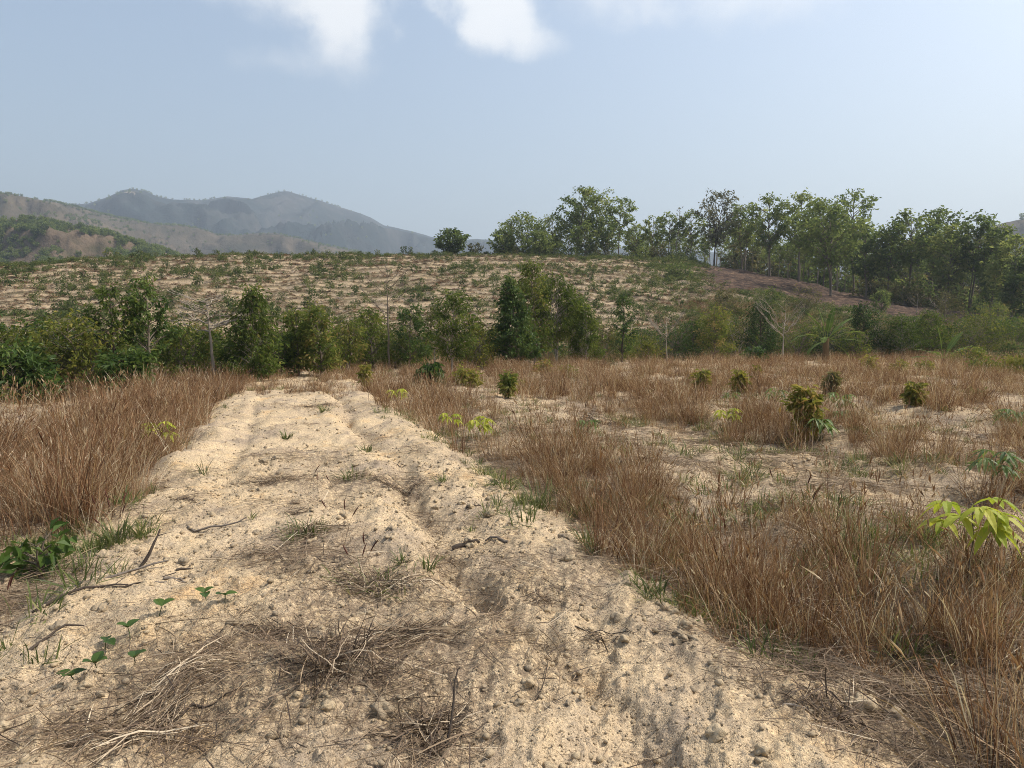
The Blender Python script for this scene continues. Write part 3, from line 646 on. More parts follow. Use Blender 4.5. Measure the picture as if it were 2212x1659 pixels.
# ---- geometry-node scatter for what nobody could count
def scatter(name, label, pts, rots, scales, idxs, source_objs):
    col = bpy.data.collections.new(name + '_pieces')
    for o in source_objs: col.objects.link(o)
    me = bpy.data.meshes.new(name); me.vertices.add(len(pts)); me.vertices.foreach_set('co', np.asarray(pts, np.float32).ravel())
    a = me.attributes.new('rot', 'FLOAT_VECTOR', 'POINT'); a.data.foreach_set('vector', np.asarray(rots, np.float32).ravel())
    a = me.attributes.new('scl', 'FLOAT', 'POINT'); a.data.foreach_set('value', np.asarray(scales, np.float32))
    a = me.attributes.new('pick', 'INT', 'POINT'); a.data.foreach_set('value', np.asarray(idxs, np.int32))
    o = obj(name, me); tag(o, label, None, None, 'stuff')
    ng = bpy.data.node_groups.new(name, 'GeometryNodeTree')
    ng.interface.new_socket('Geometry', in_out='INPUT', socket_type='NodeSocketGeometry'); ng.interface.new_socket('Geometry', in_out='OUTPUT', socket_type='NodeSocketGeometry')
    gi = ng.nodes.new('NodeGroupInput'); go = ng.nodes.new('NodeGroupOutput'); ip = ng.nodes.new('GeometryNodeInstanceOnPoints')
    ci = ng.nodes.new('GeometryNodeCollectionInfo'); ci.inputs['Collection'].default_value = col; ci.inputs['Separate Children'].default_value = True; ci.inputs['Reset Children'].default_value = True
    def na(n, t):
        x = ng.nodes.new('GeometryNodeInputNamedAttribute'); x.data_type = t; x.inputs[0].default_value = n; return x.outputs[0]
    e2r = ng.nodes.new('FunctionNodeEulerToRotation'); L = ng.links.new
    L(na('rot', 'FLOAT_VECTOR'), e2r.inputs[0]); L(gi.outputs[0], ip.inputs['Points']); L(ci.outputs[0], ip.inputs['Instance']); ip.inputs['Pick Instance'].default_value = True
    L(na('pick', 'INT'), ip.inputs['Instance Index']); L(e2r.outputs[0], ip.inputs['Rotation']); L(na('scl', 'FLOAT'), ip.inputs['Scale']); L(ip.outputs[0], go.inputs[0])
    md = o.modifiers.new('scatter', 'NODES'); md.node_group = ng
    return o
_pc = [0]
def piece(me):
    _pc[0] += 1
    return bpy.data.objects.new('piece_%04d' % _pc[0], me)
# ------------------------------------------------------------------ tree row across the field's end
# label, px, y base, y top, width px, kind
def row(kind, px, yb, yt, w, label, seed, name=None, cat='tree', **ov):
    B = spot(px, yb); H, W = size_at(B, px, yt, w); W *= 1.18; rng = new_rng(seed)
    lpm = {'conical': dict(clear=.16, shape='cone', nl=7500, nc=90, L=.105, LW=.36, droop=.75, csig=.075, flat=.9, tint=(.45, .2)),
           'feather': dict(clear=.34, shape='oval', nl=5200, nc=60, L=.11, LW=.30, droop=.7, csig=.085, stems=2, tint=(.5, .2), spread=.3),
           'slender': dict(clear=.38, shape='oval', nl=2200, nc=36, L=.095, LW=.42, droop=.5, csig=.075, tint=(.45, .2), gaps=.12),
           'column': dict(clear=.17, shape='column', nl=5200, nc=70, L=.10, LW=.40, droop=.5, csig=.08, tint=(.48, .2)),
           'bush': dict(clear=.04, shape='dome', nl=6500, nc=80, L=.085, LW=.45, droop=.25, csig=.075, stems=4, tint=(.48, .22), spread=.5),
           'scrub': dict(clear=.06, shape='dome', nl=3200, nc=50, L=.08, LW=.40, droop=.2, csig=.09, stems=4, tint=(.5, .25), spread=.6)}[kind]
    kw = dict(lpm); mats = ov.pop('mats', ('bark', 'row')); kw.update(ov)
    kw.setdefault('tr', .012 * H + .012); kw['nl'] = int(kw['nl'] * .46); kw['L'] *= 1.5; kw['csig'] *= .9
    return plant_tree(name or ('shrub' if kind in ('bush', 'scrub') else 'young_tree'), label, 'shrub' if kind in ('bush', 'scrub') else cat, B, rng, mats, H=H, W=W, **kw)
ROW = [
 # front and back of the belt, left to right
 ('bush', 30, 862, 742, 135, 'dark glossy leafy shrub at the far left edge of the tree row', 1, dict(mats=('bark', 'rowd'), L=.13, LW=.38)),
 ('bush', 62, 846, 706, 150, 'yellow-green rounded bush behind the dark shrub at far left', 2, dict(mats=('bark', 'rowy'))),
 ('scrub', 118, 852, 762, 100, 'grey twiggy sparse scrub between the left bushes, above dry grass', 3, dict(mats=('pale', 'olive'))),
 ('bush', 188, 848, 682, 150, 'tall orange-tinged yellow-green bush left of the two slender trees', 4, dict(mats=('bark', 'rowy'), yellow=.12)),
 ('bush', 270, 857, 757, 92, 'bright green bush with drooping narrow leaves right of the yellow-green bushes', 5, dict(mats=('bark', 'rowd'), L=.12, LW=.32, tint=(.6, .2))),
 ('slender', 250, 846, 610, 92, 'slender open tree with thin dark trunk, leftmost of the tall trees', 6, dict(mats=('dark', 'row'), nl=1500, nc=26, droop=.6)),
 ('slender', 330, 842, 597, 92, 'tall slender tree with dense dark top and leaning thin trunk', 7, dict(mats=('bark', 'rowd'), clear=.36, nl=3200, shape='column', lean=(-.05, 0), tint=(.5, .2))),
 ('bush', 402, 826, 696, 115, 'broad green bush just left of the pale bare tree', 8, dict(mats=('bark', 'row'), tint=(.58, .2))),
 ('conical', 541, 826, 617, 128, 'conical tree with drooping leaves right of the pale bare tree', 9, dict(mats=('pale', 'row'), clear=.10, nl=8200, tint=(.42, .2))),
 ('bush', 470, 818, 735, 75, 'low bush behind the pale bare trunk', 10, dict(nl=3000)),
 ('bush', 598, 818, 722, 62, 'low dark bush filling the gap right of the conical tree', 11, dict(mats=('bark', 'rowd'), nl=3200)),
 ('column', 645, 816, 668, 80, 'leafy column tree, third tree right of the bare pale tree', 12, dict(tint=(.52, .2))),
 ('column', 693, 817, 655, 84, 'full leafy tree with bright crown left of the thin-trunked tree', 13, dict(tint=(.55, .2), clear=.14)),
 ('feather', 752, 806, 690, 70, 'short feathery tree with one thin pale stem near the row centre', 14, dict(nl=3600)),
 ('column', 806, 800, 664, 88, 'bright green dense tree beside the tall bare pole-like tree', 15, dict(tint=(.6, .2))),
 ('slender', 885, 803, 653, 74, 'tree with a small dark round top right of the tall bare tree', 16, dict(nl=3400, clear=.22, shape='column', mats=('bark', 'rowd'))),
 ('bush', 860, 800, 720, 72, 'mid-height bush at the foot of the tall bare tree', 17, dict(nl=3600)),
 ('slender', 940, 800, 655, 54, 'thin sparse tree with olive leaves left of the feathery tall tree', 18, dict(mats=('pale', 'olive'), nl=1500)),
 ('feather', 976, 811, 628, 92, 'tall feathery tree on a straight pale trunk left of the big dark cone', 19, dict(mats=('pale', 'row'), clear=.26, stems=1, nl=5200, tint=(.52, .2))),
 ('bush', 1034, 800, 688, 92, 'loose yellowish bush between the feathery tree and the dark cone', 20, dict(mats=('bark', 'rowy'), nl=5200, tint=(.4, .2), yellow=.08)),
 ('conical', 1119, 799, 597, 90, 'densest dark green cone-shaped tree, front of the tallest group', 21, dict(mats=('bark', 'rowd'), clear=.17, nl=11000, nc=120, L=.105, LW=.5, tint=(.62, .2), csig=.065)),
 ('conical', 1155, 794, 562, 84, 'tallest tree of the row, rising behind the dark cone', 22, dict(mats=('bark', 'row'), nl=8200, clear=.2, shape='column', tint=(.45, .2))),
 ('feather', 1203, 792, 590, 104, 'broad feathery tree on pale twin trunks right of the dark cone', 23, dict(mats=('pale', 'row'), nl=7500, stems=3, clear=.30, droop=.9, LW=.24, L=.14, tint=(.5, .2))),
 ('feather', 1236, 790, 618, 58, 'narrow droopy-leaved tree at the right shoulder of the tall group', 24, dict(mats=('pale', 'row'), nl=3400, droop=.9, LW=.25, L=.13)),
 ('column', 1266, 793, 660, 64, 'rounded bright green small tree at the right end of the tall group', 25, dict(mats=('pale', 'row'), clear=.15, nl=5200, tint=(.68, .18))),
 ('scrub', 1303, 790, 700, 52, 'thin brownish scrub between the rounded tree and the tiered tree', 26, dict(mats=('bark', 'olive'))),
 ('slender', 1343, 787, 632, 62, 'lone tiered tree with spindle top and dark gaps, right of centre', 27, dict(mats=('dark', 'rowd'), nl=3600, clear=.20, shape='cone', nc=44, tint=(.45, .2))),
 ('bush', 1392, 784, 728, 66, 'low mixed bush left of the forked bare sapling', 28, dict(nl=3600, mats=('bark', 'rowy'), tint=(.35, .2))),
 ('bush', 1450, 781, 690, 100, 'dark bush thicket behind the forked bare sapling', 29, dict(mats=('bark', 'rowd'), nl=5200, tint=(.35, .2))),
 ('column', 1497, 779, 688, 58, 'green small tree left of the bright bushy tree', 30, dict(nl=3600)),
 ('column', 1541, 780, 663, 80, 'bright bushy green tree left of the dark-crowned tree', 31, dict(clear=.2, tint=(.66, .18), nl=6200, stems=2)),
 ('scrub', 1592, 776, 682, 58, 'greyish sparse small tree between bright and dark crowned trees', 32, dict(mats=('pale', 'olive'), nl=2600)),
 ('column', 1642, 778, 652, 84, 'dark-crowned dense tree behind the round vine bush', 33, dict(mats=('dark', 'rowd'), tint=(.35, .2), clear=.2, nl=6200)),
 ('scrub', 1722, 774, 690, 70, 'sparse leafy scrub just right of the forked dead tree', 34, dict(mats=('bark', 'row'), nl=2400)),
 ('bush', 1806, 772, 705, 88, 'shadowy bush behind the large banana plant', 35, dict(mats=('bark', 'rowd'), nl=4200, tint=(.3, .2))),
 ('column', 1862, 772, 653, 72, 'very dark dense tree right of the large banana plant', 36, dict(mats=('dark', 'rowd'), nl=7000, tint=(.28, .18), clear=.06)),
 ('bush', 1848, 777, 712, 58, 'lighter low bush in front of the very dark tree', 37, dict(nl=3200, tint=(.62, .2))),
 ('scrub', 1905, 772, 690, 60, 'thin bamboo-like scrub between very dark tree and green pair', 38, dict(mats=('pale', 'olive'), nl=2300)),
 ('column', 1947, 774, 683, 74, 'left tree of the green pair above the small banana plant', 39, dict(clear=.25, nl=4600, mats=('pale', 'row'))),
 ('column', 2008, 770, 672, 82, 'right tree of the green pair above the small banana plant', 40, dict(clear=.2, nl=5600, tint=(.58, .2))),
 ('bush', 2086, 768, 680, 118, 'wide yellowish-green bush right of the green pair', 41, dict(mats=('bark', 'rowy'), nl=6500, tint=(.4, .2), yellow=.1)),
 ('bush', 2182, 760, 690, 100, 'green bush at the right edge of the tree row', 42, dict(nl=5200)),
 ('bush', 2084, 795, 748, 62, 'low green shrub right of the small banana plant', 43, dict(nl=3000, tint=(.6, .2))),
 ('bush', 2182, 812, 768, 92, 'bright light-green low shrub at the right edge above dry grass', 44, dict(nl=4200, mats=('bark', 'rowy'), tint=(.5, .2))),
 ('bush', 2120, 808, 776, 50, 'small dark-centred shrub left of the bright right-edge shrub', 45, dict(nl=2200)),
 # on the slope behind, right
 ('slender', 2040, 712, 628, 62, 'olive rounded tree on the slope above the green pair', 46, dict(mats=('bark', 'olive'), clear=.12, nl=3600, shape='oval')),
 ('slender', 1903, 672, 622, 36, 'small dark tree standing alone on the burnt slope', 47, dict(mats=('dark', 'forest'), clear=.12, nl=1800, shape='oval', tint=(.3, .2), L=.16)),
 ('scrub', 1570, 688, 622, 52, 'olive shrub on pale ground below the burnt patch', 48, dict(mats=('bark', 'olive'), L=.13)),
 ('scrub', 1656, 668, 618, 46, 'leafy shrub in the middle of the slope below the burnt edge', 49, dict(mats=('bark', 'row'), L=.14, nl=1500)),
 ('scrub', 1737, 668, 616, 56, 'pale leafy shrub below the biggest forest tree', 50, dict(mats=('bark', 'olive'), L=.14, nl=1500)),
 ('scrub', 2140, 700, 655, 60, 'shrub at the wood edge above the right tree row', 51, dict(mats=('bark', 'row'), L=.14, nl=1800)),
 ('bush', 1470, 598, 568, 44, 'dark round shrub at the left end of the burnt patch', 52, dict(mats=('bark', 'forest'), L=.2, nl=1200, tint=(.3, .2))),
]
for kind, px, yb, yt, w, lab, seed, ov in ROW: row(kind, px, yb, yt, w, lab, 1000 + seed, **ov)

def bare(px, yb, yt, w, label, seed, **kw):
    B = spot(px, yb); H, W = size_at(B, px, yt, w); return bare_tree(label, B, new_rng(seed), H, W, **kw)
bare(463, 827, 622, 205, 'pale bare tree with wide leafless umbrella of branches', 71, fork=.56, nlimb=14, tr=.066, rise=.42, droop=.15, lean=(-.07, 0), spread_to=.93)
bare(841, 803, 570, 122, 'tall leafless pole-like tree with few upswept branches', 72, fork=.50, nlimb=9, tr=.05, rise=.95, lean=(-.015, 0), matl='bark')
bare(1441, 789, 668, 88, 'small forked leafless sapling with curved pale twigs', 73, fork=.48, nlimb=6, tr=.042, rise=1.25, lean=(-.04, 0), spread_to=.6)
bare(1690, 780, 650, 128, 'crooked dead forked tree left of the large banana plant', 74, fork=.42, nlimb=6, tr=.065, rise=1.1, lean=(.02, 0), spread_to=.62)
bare(2030, 684, 640, 60, 'small leaning dead tree at the wood edge by the burnt slope', 75, fork=.3, nlimb=6, tr=.05, rise=.8, matl='pale')
bare(1980, 676, 640, 44, 'bleached bent sapling on the burnt slope', 76, fork=.4, nlimb=4, tr=.04, rise=.9, matl='pale')
bare(1972, 772, 690, 26, 'thin leafless stem beside the green pair of trees', 77, fork=.5, nlimb=4, tr=.02, rise=1.2, matl='pale')

# ---- thin pale stems inside the belt
# low growth filling the belt between the taller trees
rng = new_rng(1450); fill = []
for i in range(6):
    wood, lv = make_tree(rng, 1.7, 2.0, clear=.05, shape='dome', nl=1200, nc=46, L=.145, LW=.42, droop=.4, csig=.10, tint=(.45, .22), stems=4, spread=.6, tr=.022)
    fill.append((wood.mesh('trunk', M['bark'], True), lv.mesh('crown', M[('row', 'rowd', 'row', 'rowy', 'rowd', 'olive')[i]])))
BASE = np.array([(-40, 842), (300, 836), (480, 818), (700, 806), (900, 797), (1100, 791), (1300, 785), (1500, 778), (1800, 771), (2000, 768), (2260, 760)], float)
for i in range(64):
    px = -30 + (i + rng.uniform(0, 1)) / 64 * 2280; yb = np.interp(px, BASE[:, 0], BASE[:, 1]) - rng.uniform(4, 17); B = spot(px, yb); sc = rng.uniform(.7, 1.2) * (1. if px < 1400 else 1.15)
    zone = 'left of the bare pale tree' if px < 460 else ('between the bare pale tree and the tall group' if px < 1080 else ('right of the tall group' if px < 1700 else 'right of the large banana plant'))
    t = thing('undergrowth_bush', 'leafy undergrowth bush in the tree row, %s' % zone, 'bush', B - np.array([0, 0, .04]), rng.uniform(0, 6.28), 'undergrowth of the tree row, %s' % zone); t.scale = (sc * rng.uniform(.9, 1.2),) * 2 + (sc,)
    obj('trunk', fill[i % 6][0], t); obj('crown', fill[i % 6][1], t)
# ------------------------------------------------------------------ shrubs standing in the dry grass
FIELD = [
 ('column', 1098, 866, 800, 42, 'narrow dark shrub alone at the edge of the bare strip, front centre', 1, dict(mats=('bark', 'rowd'), nl=2600, L=.08, tint=(.45, .2))),
 ('bush', 1012, 842, 792, 76, 'spreading light-green bush left of the narrow dark shrub', 2, dict(nl=2600, mats=('bark', 'rowy'))),
 ('column', 790, 832, 784, 27, 'little upright shrub at the end of the bare track', 3, dict(nl=1100)),
 ('bush', 1176, 812, 776, 42, 'small olive bush under the tall tree group', 4, dict(nl=1300, mats=('bark', 'rowy'))),
 ('bush', 1222, 815, 788, 50, 'low green bush below the feathery tree', 5, dict(nl=1300)),
 ('column', 1513, 840, 797, 45, 'round-topped leafy shrub, left one of two in the mid-right grass', 6, dict(nl=1700, tint=(.6, .2), clear=.03)),
 ('column', 1597, 850, 796, 36, 'upright leafy shrub, right one of two in the mid-right grass', 7, dict(nl=1700, clear=.03)),
 ('column', 1638, 818, 785, 18, 'tiny dark upright shrub just below the round vine bush', 8, dict(nl=600)),
 ('column', 1794, 864, 797, 36, 'olive upright shrub in dry grass below the large banana plant', 9, dict(nl=1700, mats=('bark', 'olive'), clear=.03)),
 ('bush', 1880, 808, 764, 44, 'light-green shrub between the two banana plants', 10, dict(nl=1500, mats=('bark', 'rowy'))),
 ('bush', 1942, 814, 777, 44, 'dark small shrub right of the light-green shrub between banana plants', 11, dict(nl=1500)),
 ('bush', 1996, 808, 776, 46, 'yellowish shrub left of the small banana plant foot', 12, dict(nl=1500, mats=('bark', 'rowy'))),
 ('column', 1976, 888, 824, 38, 'bright green twisted shrub in the middle of the right-hand grass', 13, dict(nl=2200, mats=('bark', 'rowy'), clear=.03)),
 ('column', 1740, 950, 832, 74, 'large yellow-topped vine-covered shrub in the right-hand grass', 14, dict(nl=5200, mats=('bark', 'rowy'), clear=.03, yellow=.1, L=.075)),
 ('scrub', 2108, 862, 838, 40, 'small grey-green weed shrub near the right edge', 15, dict(nl=700, mats=('bark', 'olive'))),
 ('scrub', 1560, 782, 762, 40, 'small green weed under the bright bushy tree', 16, dict(nl=700)),
 ('scrub', 1395, 812, 790, 30, 'small leafy weed in dry grass right of the tiered tree', 17, dict(nl=600)),
 ('scrub', 1340, 845, 825, 34, 'pale weed in dry grass right of centre', 18, dict(nl=600, mats=('bark', 'sap'))),
 ('bush', 78, 1215, 1128, 150, 'low bright-leaved shrub at the left edge beside the track', 19, dict(nl=420, mats=('bark', 'seedling'), L=.075, LW=.55, tint=(.5, .25), nc=24, csig=.12)),
 ('scrub', 1120, 838, 818, 40, 'low weed right of the narrow dark shrub', 20, dict(nl=500)),
]
for kind, px, yb, yt, w, lab, seed, ov in FIELD:
    ov['csig'] = .14; ov['nl'] = int(ov['nl'] * .5); w *= .58; ov['tint'] = (.72, .2); ov.setdefault('gaps', .3); ov['shape'] = 'oval'; ov['stems'] = 3; ov['spread'] = .4; ov['mats'] = ('bark', {'rowd': 'row', 'olive': 'olive', 'seedling': 'seedling'}.get(ov.get('mats', ('', 'rowy'))[1], 'rowy'))
    row(kind, px, yb, yt, w, lab, 1500 + seed, name='shrub', cat='shrub', **ov)

# vine bushes with large overlapping leaves
for px, yb, yt, w, lab, seed in ((930, 840, 784, 54, 'big-leaved vine mound near the end of the track', 1), (1626, 788, 748, 54, 'round dark vine-covered bush with big leaves below the dark-crowned tree', 2)):
    B = spot(px, yb); H, W = size_at(B, px, yt, w); rng = new_rng(1700 + seed)
    wood, lv = make_tree(rng, H, W, clear=.02, shape='dome', nl=420, nc=60, L=.20, LW=.85, droop=.8, csig=.06, stems=3, tint=(.5, .2), tr=.02)
    t = thing('vine_bush', lab, 'vine', B, 0); obj('stem', wood.mesh('stem', M['bark'], True), t); obj('foliage', lv.mesh('foliage', M['rowd']), t)

# ------------------------------------------------------------------ banana plants
def banana(label, B, rng, H, nleaf, specs, stem_h, stem_r):
    t = thing('banana_plant', label, 'banana plant', B, 0)
    if stem_h > .05:
        g = Geo(); P = trunk_line(rng, stem_h, (.03, 0), 7, .01); g.add(*tubes(P[None], (stem_r * np.array([1.2, 1.1, 1.05, 1, .95, .9, .75]))[None], 9)); obj('stem', g.mesh('stem', M['bstem'], True), t)
    top = np.array([.03 * stem_h, 0, stem_h])
    for (a, elev, ln, wd, arch) in specs:
        k = 15; s = np.linspace(0, 1, k); a = radians(a); el = radians(elev)
        ang = el - arch * s ** 1.5
        dx = np.cumsum(np.cos(ang)) * ln / k; dz = np.cumsum(np.sin(ang)) * ln / k; dx -= dx[0]; dz -= dz[0]
        P = top + np.stack([cos(a) * dx, sin(a) * dx, dz - .12 * stem_h], 1)
        g = Geo(); g.add(*tubes(P[None], (.022 * (1 - .75 * s))[None], 5), tint=.95)
        side = np.array([-sin(a), cos(a), 0.]); T = nrm(np.gradient(P, axis=0)); nn = nrm(np.cross(T, side) * np.sign(-np.cross(T, side)[:, 2:3] - 1e-6) * -1)
        prof = np.where(s < .22, 0.02, np.sin(pi * np.clip((s - .2) / .8, 0, 1)) ** .55) * wd / 2
        for sg in (-1, 1):
            # the blade is torn into strips along its veins
            dd = np.clip(.22 + rng.normal(0, .04, k).cumsum(), .05, .5)
            for i in range(3, k - 1):
                torn = rng.uniform() < .22; q = .9 if torn else 1.0; p0, p1 = P[i], P[i] * (1 - q) + P[i + 1] * q
                dr = dd[i] + (.2 if torn else 0); w0, w1 = prof[i], prof[i + 1]
                e0 = p0 + sg * side * w0 * cos(dr) + nn[i] * w0 * .25 - UP * w0 * sin(dr); e1 = p1 + sg * side * w1 * cos(dr) + nn[i] * w1 * .25 - UP * w1 * sin(dr)
                e0 = e0 + T[i] * w0 * .35; e1 = e1 + T[i] * w1 * .35
                g.add(np.stack([p0, p1, e1, e0]), np.array([[0, 1, 2, 3]]), np.clip(rng.normal(.45, .1), 0, 1))
        obj('leaf', g.mesh('leaf', M['banana']), t)
    return t
B = spot(1782, 786); H, W = size_at(B, 1782, 662, 125)
banana('large banana plant with torn arching leaves in the tree row', B, new_rng(81), H, 9, [(184, 30, 2.3, .44, 1.35), (172, 66, 2.0, .36, .45), (150, 80, 2.0, .36, .2), (40, 74, 2.1, .38, .3), (12, 52, 2.2, .42, .6), (2, 30, 2.3, .44, .75), (-12, 12, 2.0, .42, .6), (-40, 55, 1.7, .4, 1.2), (195, -10, 1.5, .36, .9), (-8, -18, 1.7, .36, .8), (240, 30, 1.6, .38, 1.4)], 1.45, .16)
B = spot(2036, 790)
banana('small banana plant with a few upright leaves in dry grass', B, new_rng(82), H, 6, [(182, 14, 1.8, .34, .5), (165, 35, 1.5, .34, .6), (150, 82, 1.9, .34, .1), (20, 54, 2.0, .40, .25), (4, 34, 1.8, .42, .4), (-10, 20, 1.5, .34, .9), (205, 40, 1.3, .32, .9)], .45, .09)

# ------------------------------------------------------------------ cassava seedlings with palmate leaves
def leaflet(g, base, d, nn, L, W, tint, droop=.35):
    k = 6; s = np.linspace(0, 1, k); d = d / np.linalg.norm(d); side = np.cross(d, nn); side /= np.linalg.norm(side); nn = np.cross(side, d)
    P = base + d * (L * s)[:, None] - np.array([0, 0, 1]) * (droop * L * s ** 2)[:, None]
    w = W / 2 * np.sin(pi * np.clip(.04 + .93 * s ** .8, 0, 1)) ** .8; w[-1] = 0.0005
    Vv = np.concatenate([P - side * w[:, None] + nn * (w * .35)[:, None], P, P + side * w[:, None] + nn * (w * .35)[:, None]]); q = []
    for i in range(k - 1): q += [(i, i + 1, k + i + 1, k + i), (k + i, k + i + 1, 2 * k + i + 1, 2 * k + i)]
    g.add(Vv, np.array(q), tint)
def cassava(label, B, rng, H, nleaf, L, matl, name='cassava_plant', reach=.5, nlet=(5, 7), Wr=.30, low=.55, tints=(.5, .2), dr=(.3, .8)):
    t = thing(name, label, 'cassava', B, 0)
    P = trunk_line(rng, H, (rng.normal(0, .06), rng.normal(0, .06)), 7, .03); g = Geo(); g.add(*tubes(P[None], (.007 * (1 - .5 * np.linspace(0, 1, 7)))[None], 5)); obj('stem', g.mesh('stem', M['bark'], True), t)
    for i in range(nleaf):
        f = low + (1 - low) * (i + 1) / nleaf; b = np.array([np.interp(f * H, P[:, 2], P[:, j]) for j in range(3)]); a = i * 2.4 + rng.normal(0, .3)
        pl = reach * H * rng.uniform(.5, 1.0) * .5 + L * .4; e = np.linspace(0, 1, 4)
        Q = b + np.stack([cos(a) * pl * e, sin(a) * pl * e, pl * (.45 * e - .2 * e ** 2)], 1)
        g = Geo(); g.add(*tubes(Q[None], np.full((1, 4), .0022), 4), tint=.3)
        n = rng.integers(nlet[0], nlet[1] + 1)
        for j in range(n):
            aa = a + (j - (n - 1) / 2) * (4.6 / n) + rng.normal(0, .08); d = np.array([cos(aa), sin(aa), rng.uniform(-.35, .15)])
            ll = L * (1 - .25 * abs(j - (n - 1) / 2) / n) * rng.uniform(.85, 1.1)
            leaflet(g, Q[-1], d, UP, ll, ll * Wr, np.clip(rng.normal(tints[0], tints[1]), 0, 1), rng.uniform(*dr))
        obj('leaf', g.mesh('leaf', M[matl]), t)
    return t
CASS = [(2090, 1300, 1078, 9, .165, 'cassava', 'bright yellow cassava seedling above the near right-hand grass'),
        (346, 965, 912, 6, .17, 'cassava', 'yellow drooping cassava seedling inside the left grass strip'),
        (857, 868, 841, 6, .18, 'cassava', 'small yellow cassava seedling near the end of the track'),
        (1034, 940, 903, 7, .18, 'cassava', 'yellow cassava seedling on the grass edge right of the track'),
        (1268, 943, 908, 6, .15, 'cassavag', 'pale green cassava seedling in the bare strip right of centre'),
        (1570, 925, 884, 6, .17, 'cassava', 'yellow-green cassava seedling left of the vine-covered shrub'),
        (1672, 874, 841, 7, .20, 'cassavag', 'grey-green cassava seedling above the vine-covered shrub'),
        (1812, 892, 850, 7, .22, 'cassavag', 'drooping grey-green cassava seedling right of the vine-covered shrub'),
        (1817, 920, 888, 6, .16, 'cassavag', 'small dull cassava seedling below the drooping one'),
        (1776, 955, 906, 5, .20, 'cassavag', 'pale leaved cassava at the foot of the vine-covered shrub'),
        (1577, 868, 848, 6, .16, 'cassavag', 'low cassava seedling under the round-topped shrub pair'),
        (2172, 932, 884, 8, .20, 'cassavag', 'leafy cassava near the right edge behind the sand bank'),
        (2135, 1070, 972, 8, .16, 'cassavag', 'dull green cassava on the right sand bank'),
        (972, 925, 893, 5, .15, 'cassava', 'faint yellow seedling half hidden in grass right of the track'),
        (1225, 815, 800, 5, .16, 'cassavag', 'tiny cassava in front of the feathery tree')]
for i, (px, yb, yt, n, L, m_, lab) in enumerate(CASS):
    B = spot(px, yb); H, _ = size_at(B, px, yt, 10); cassava(lab, B, new_rng(1800 + i), max(.12, H * .96), n, L, m_, low=.55 if i else .62, reach=.35 if i else .34, Wr=.34 if m_ == 'cassava' else .26)

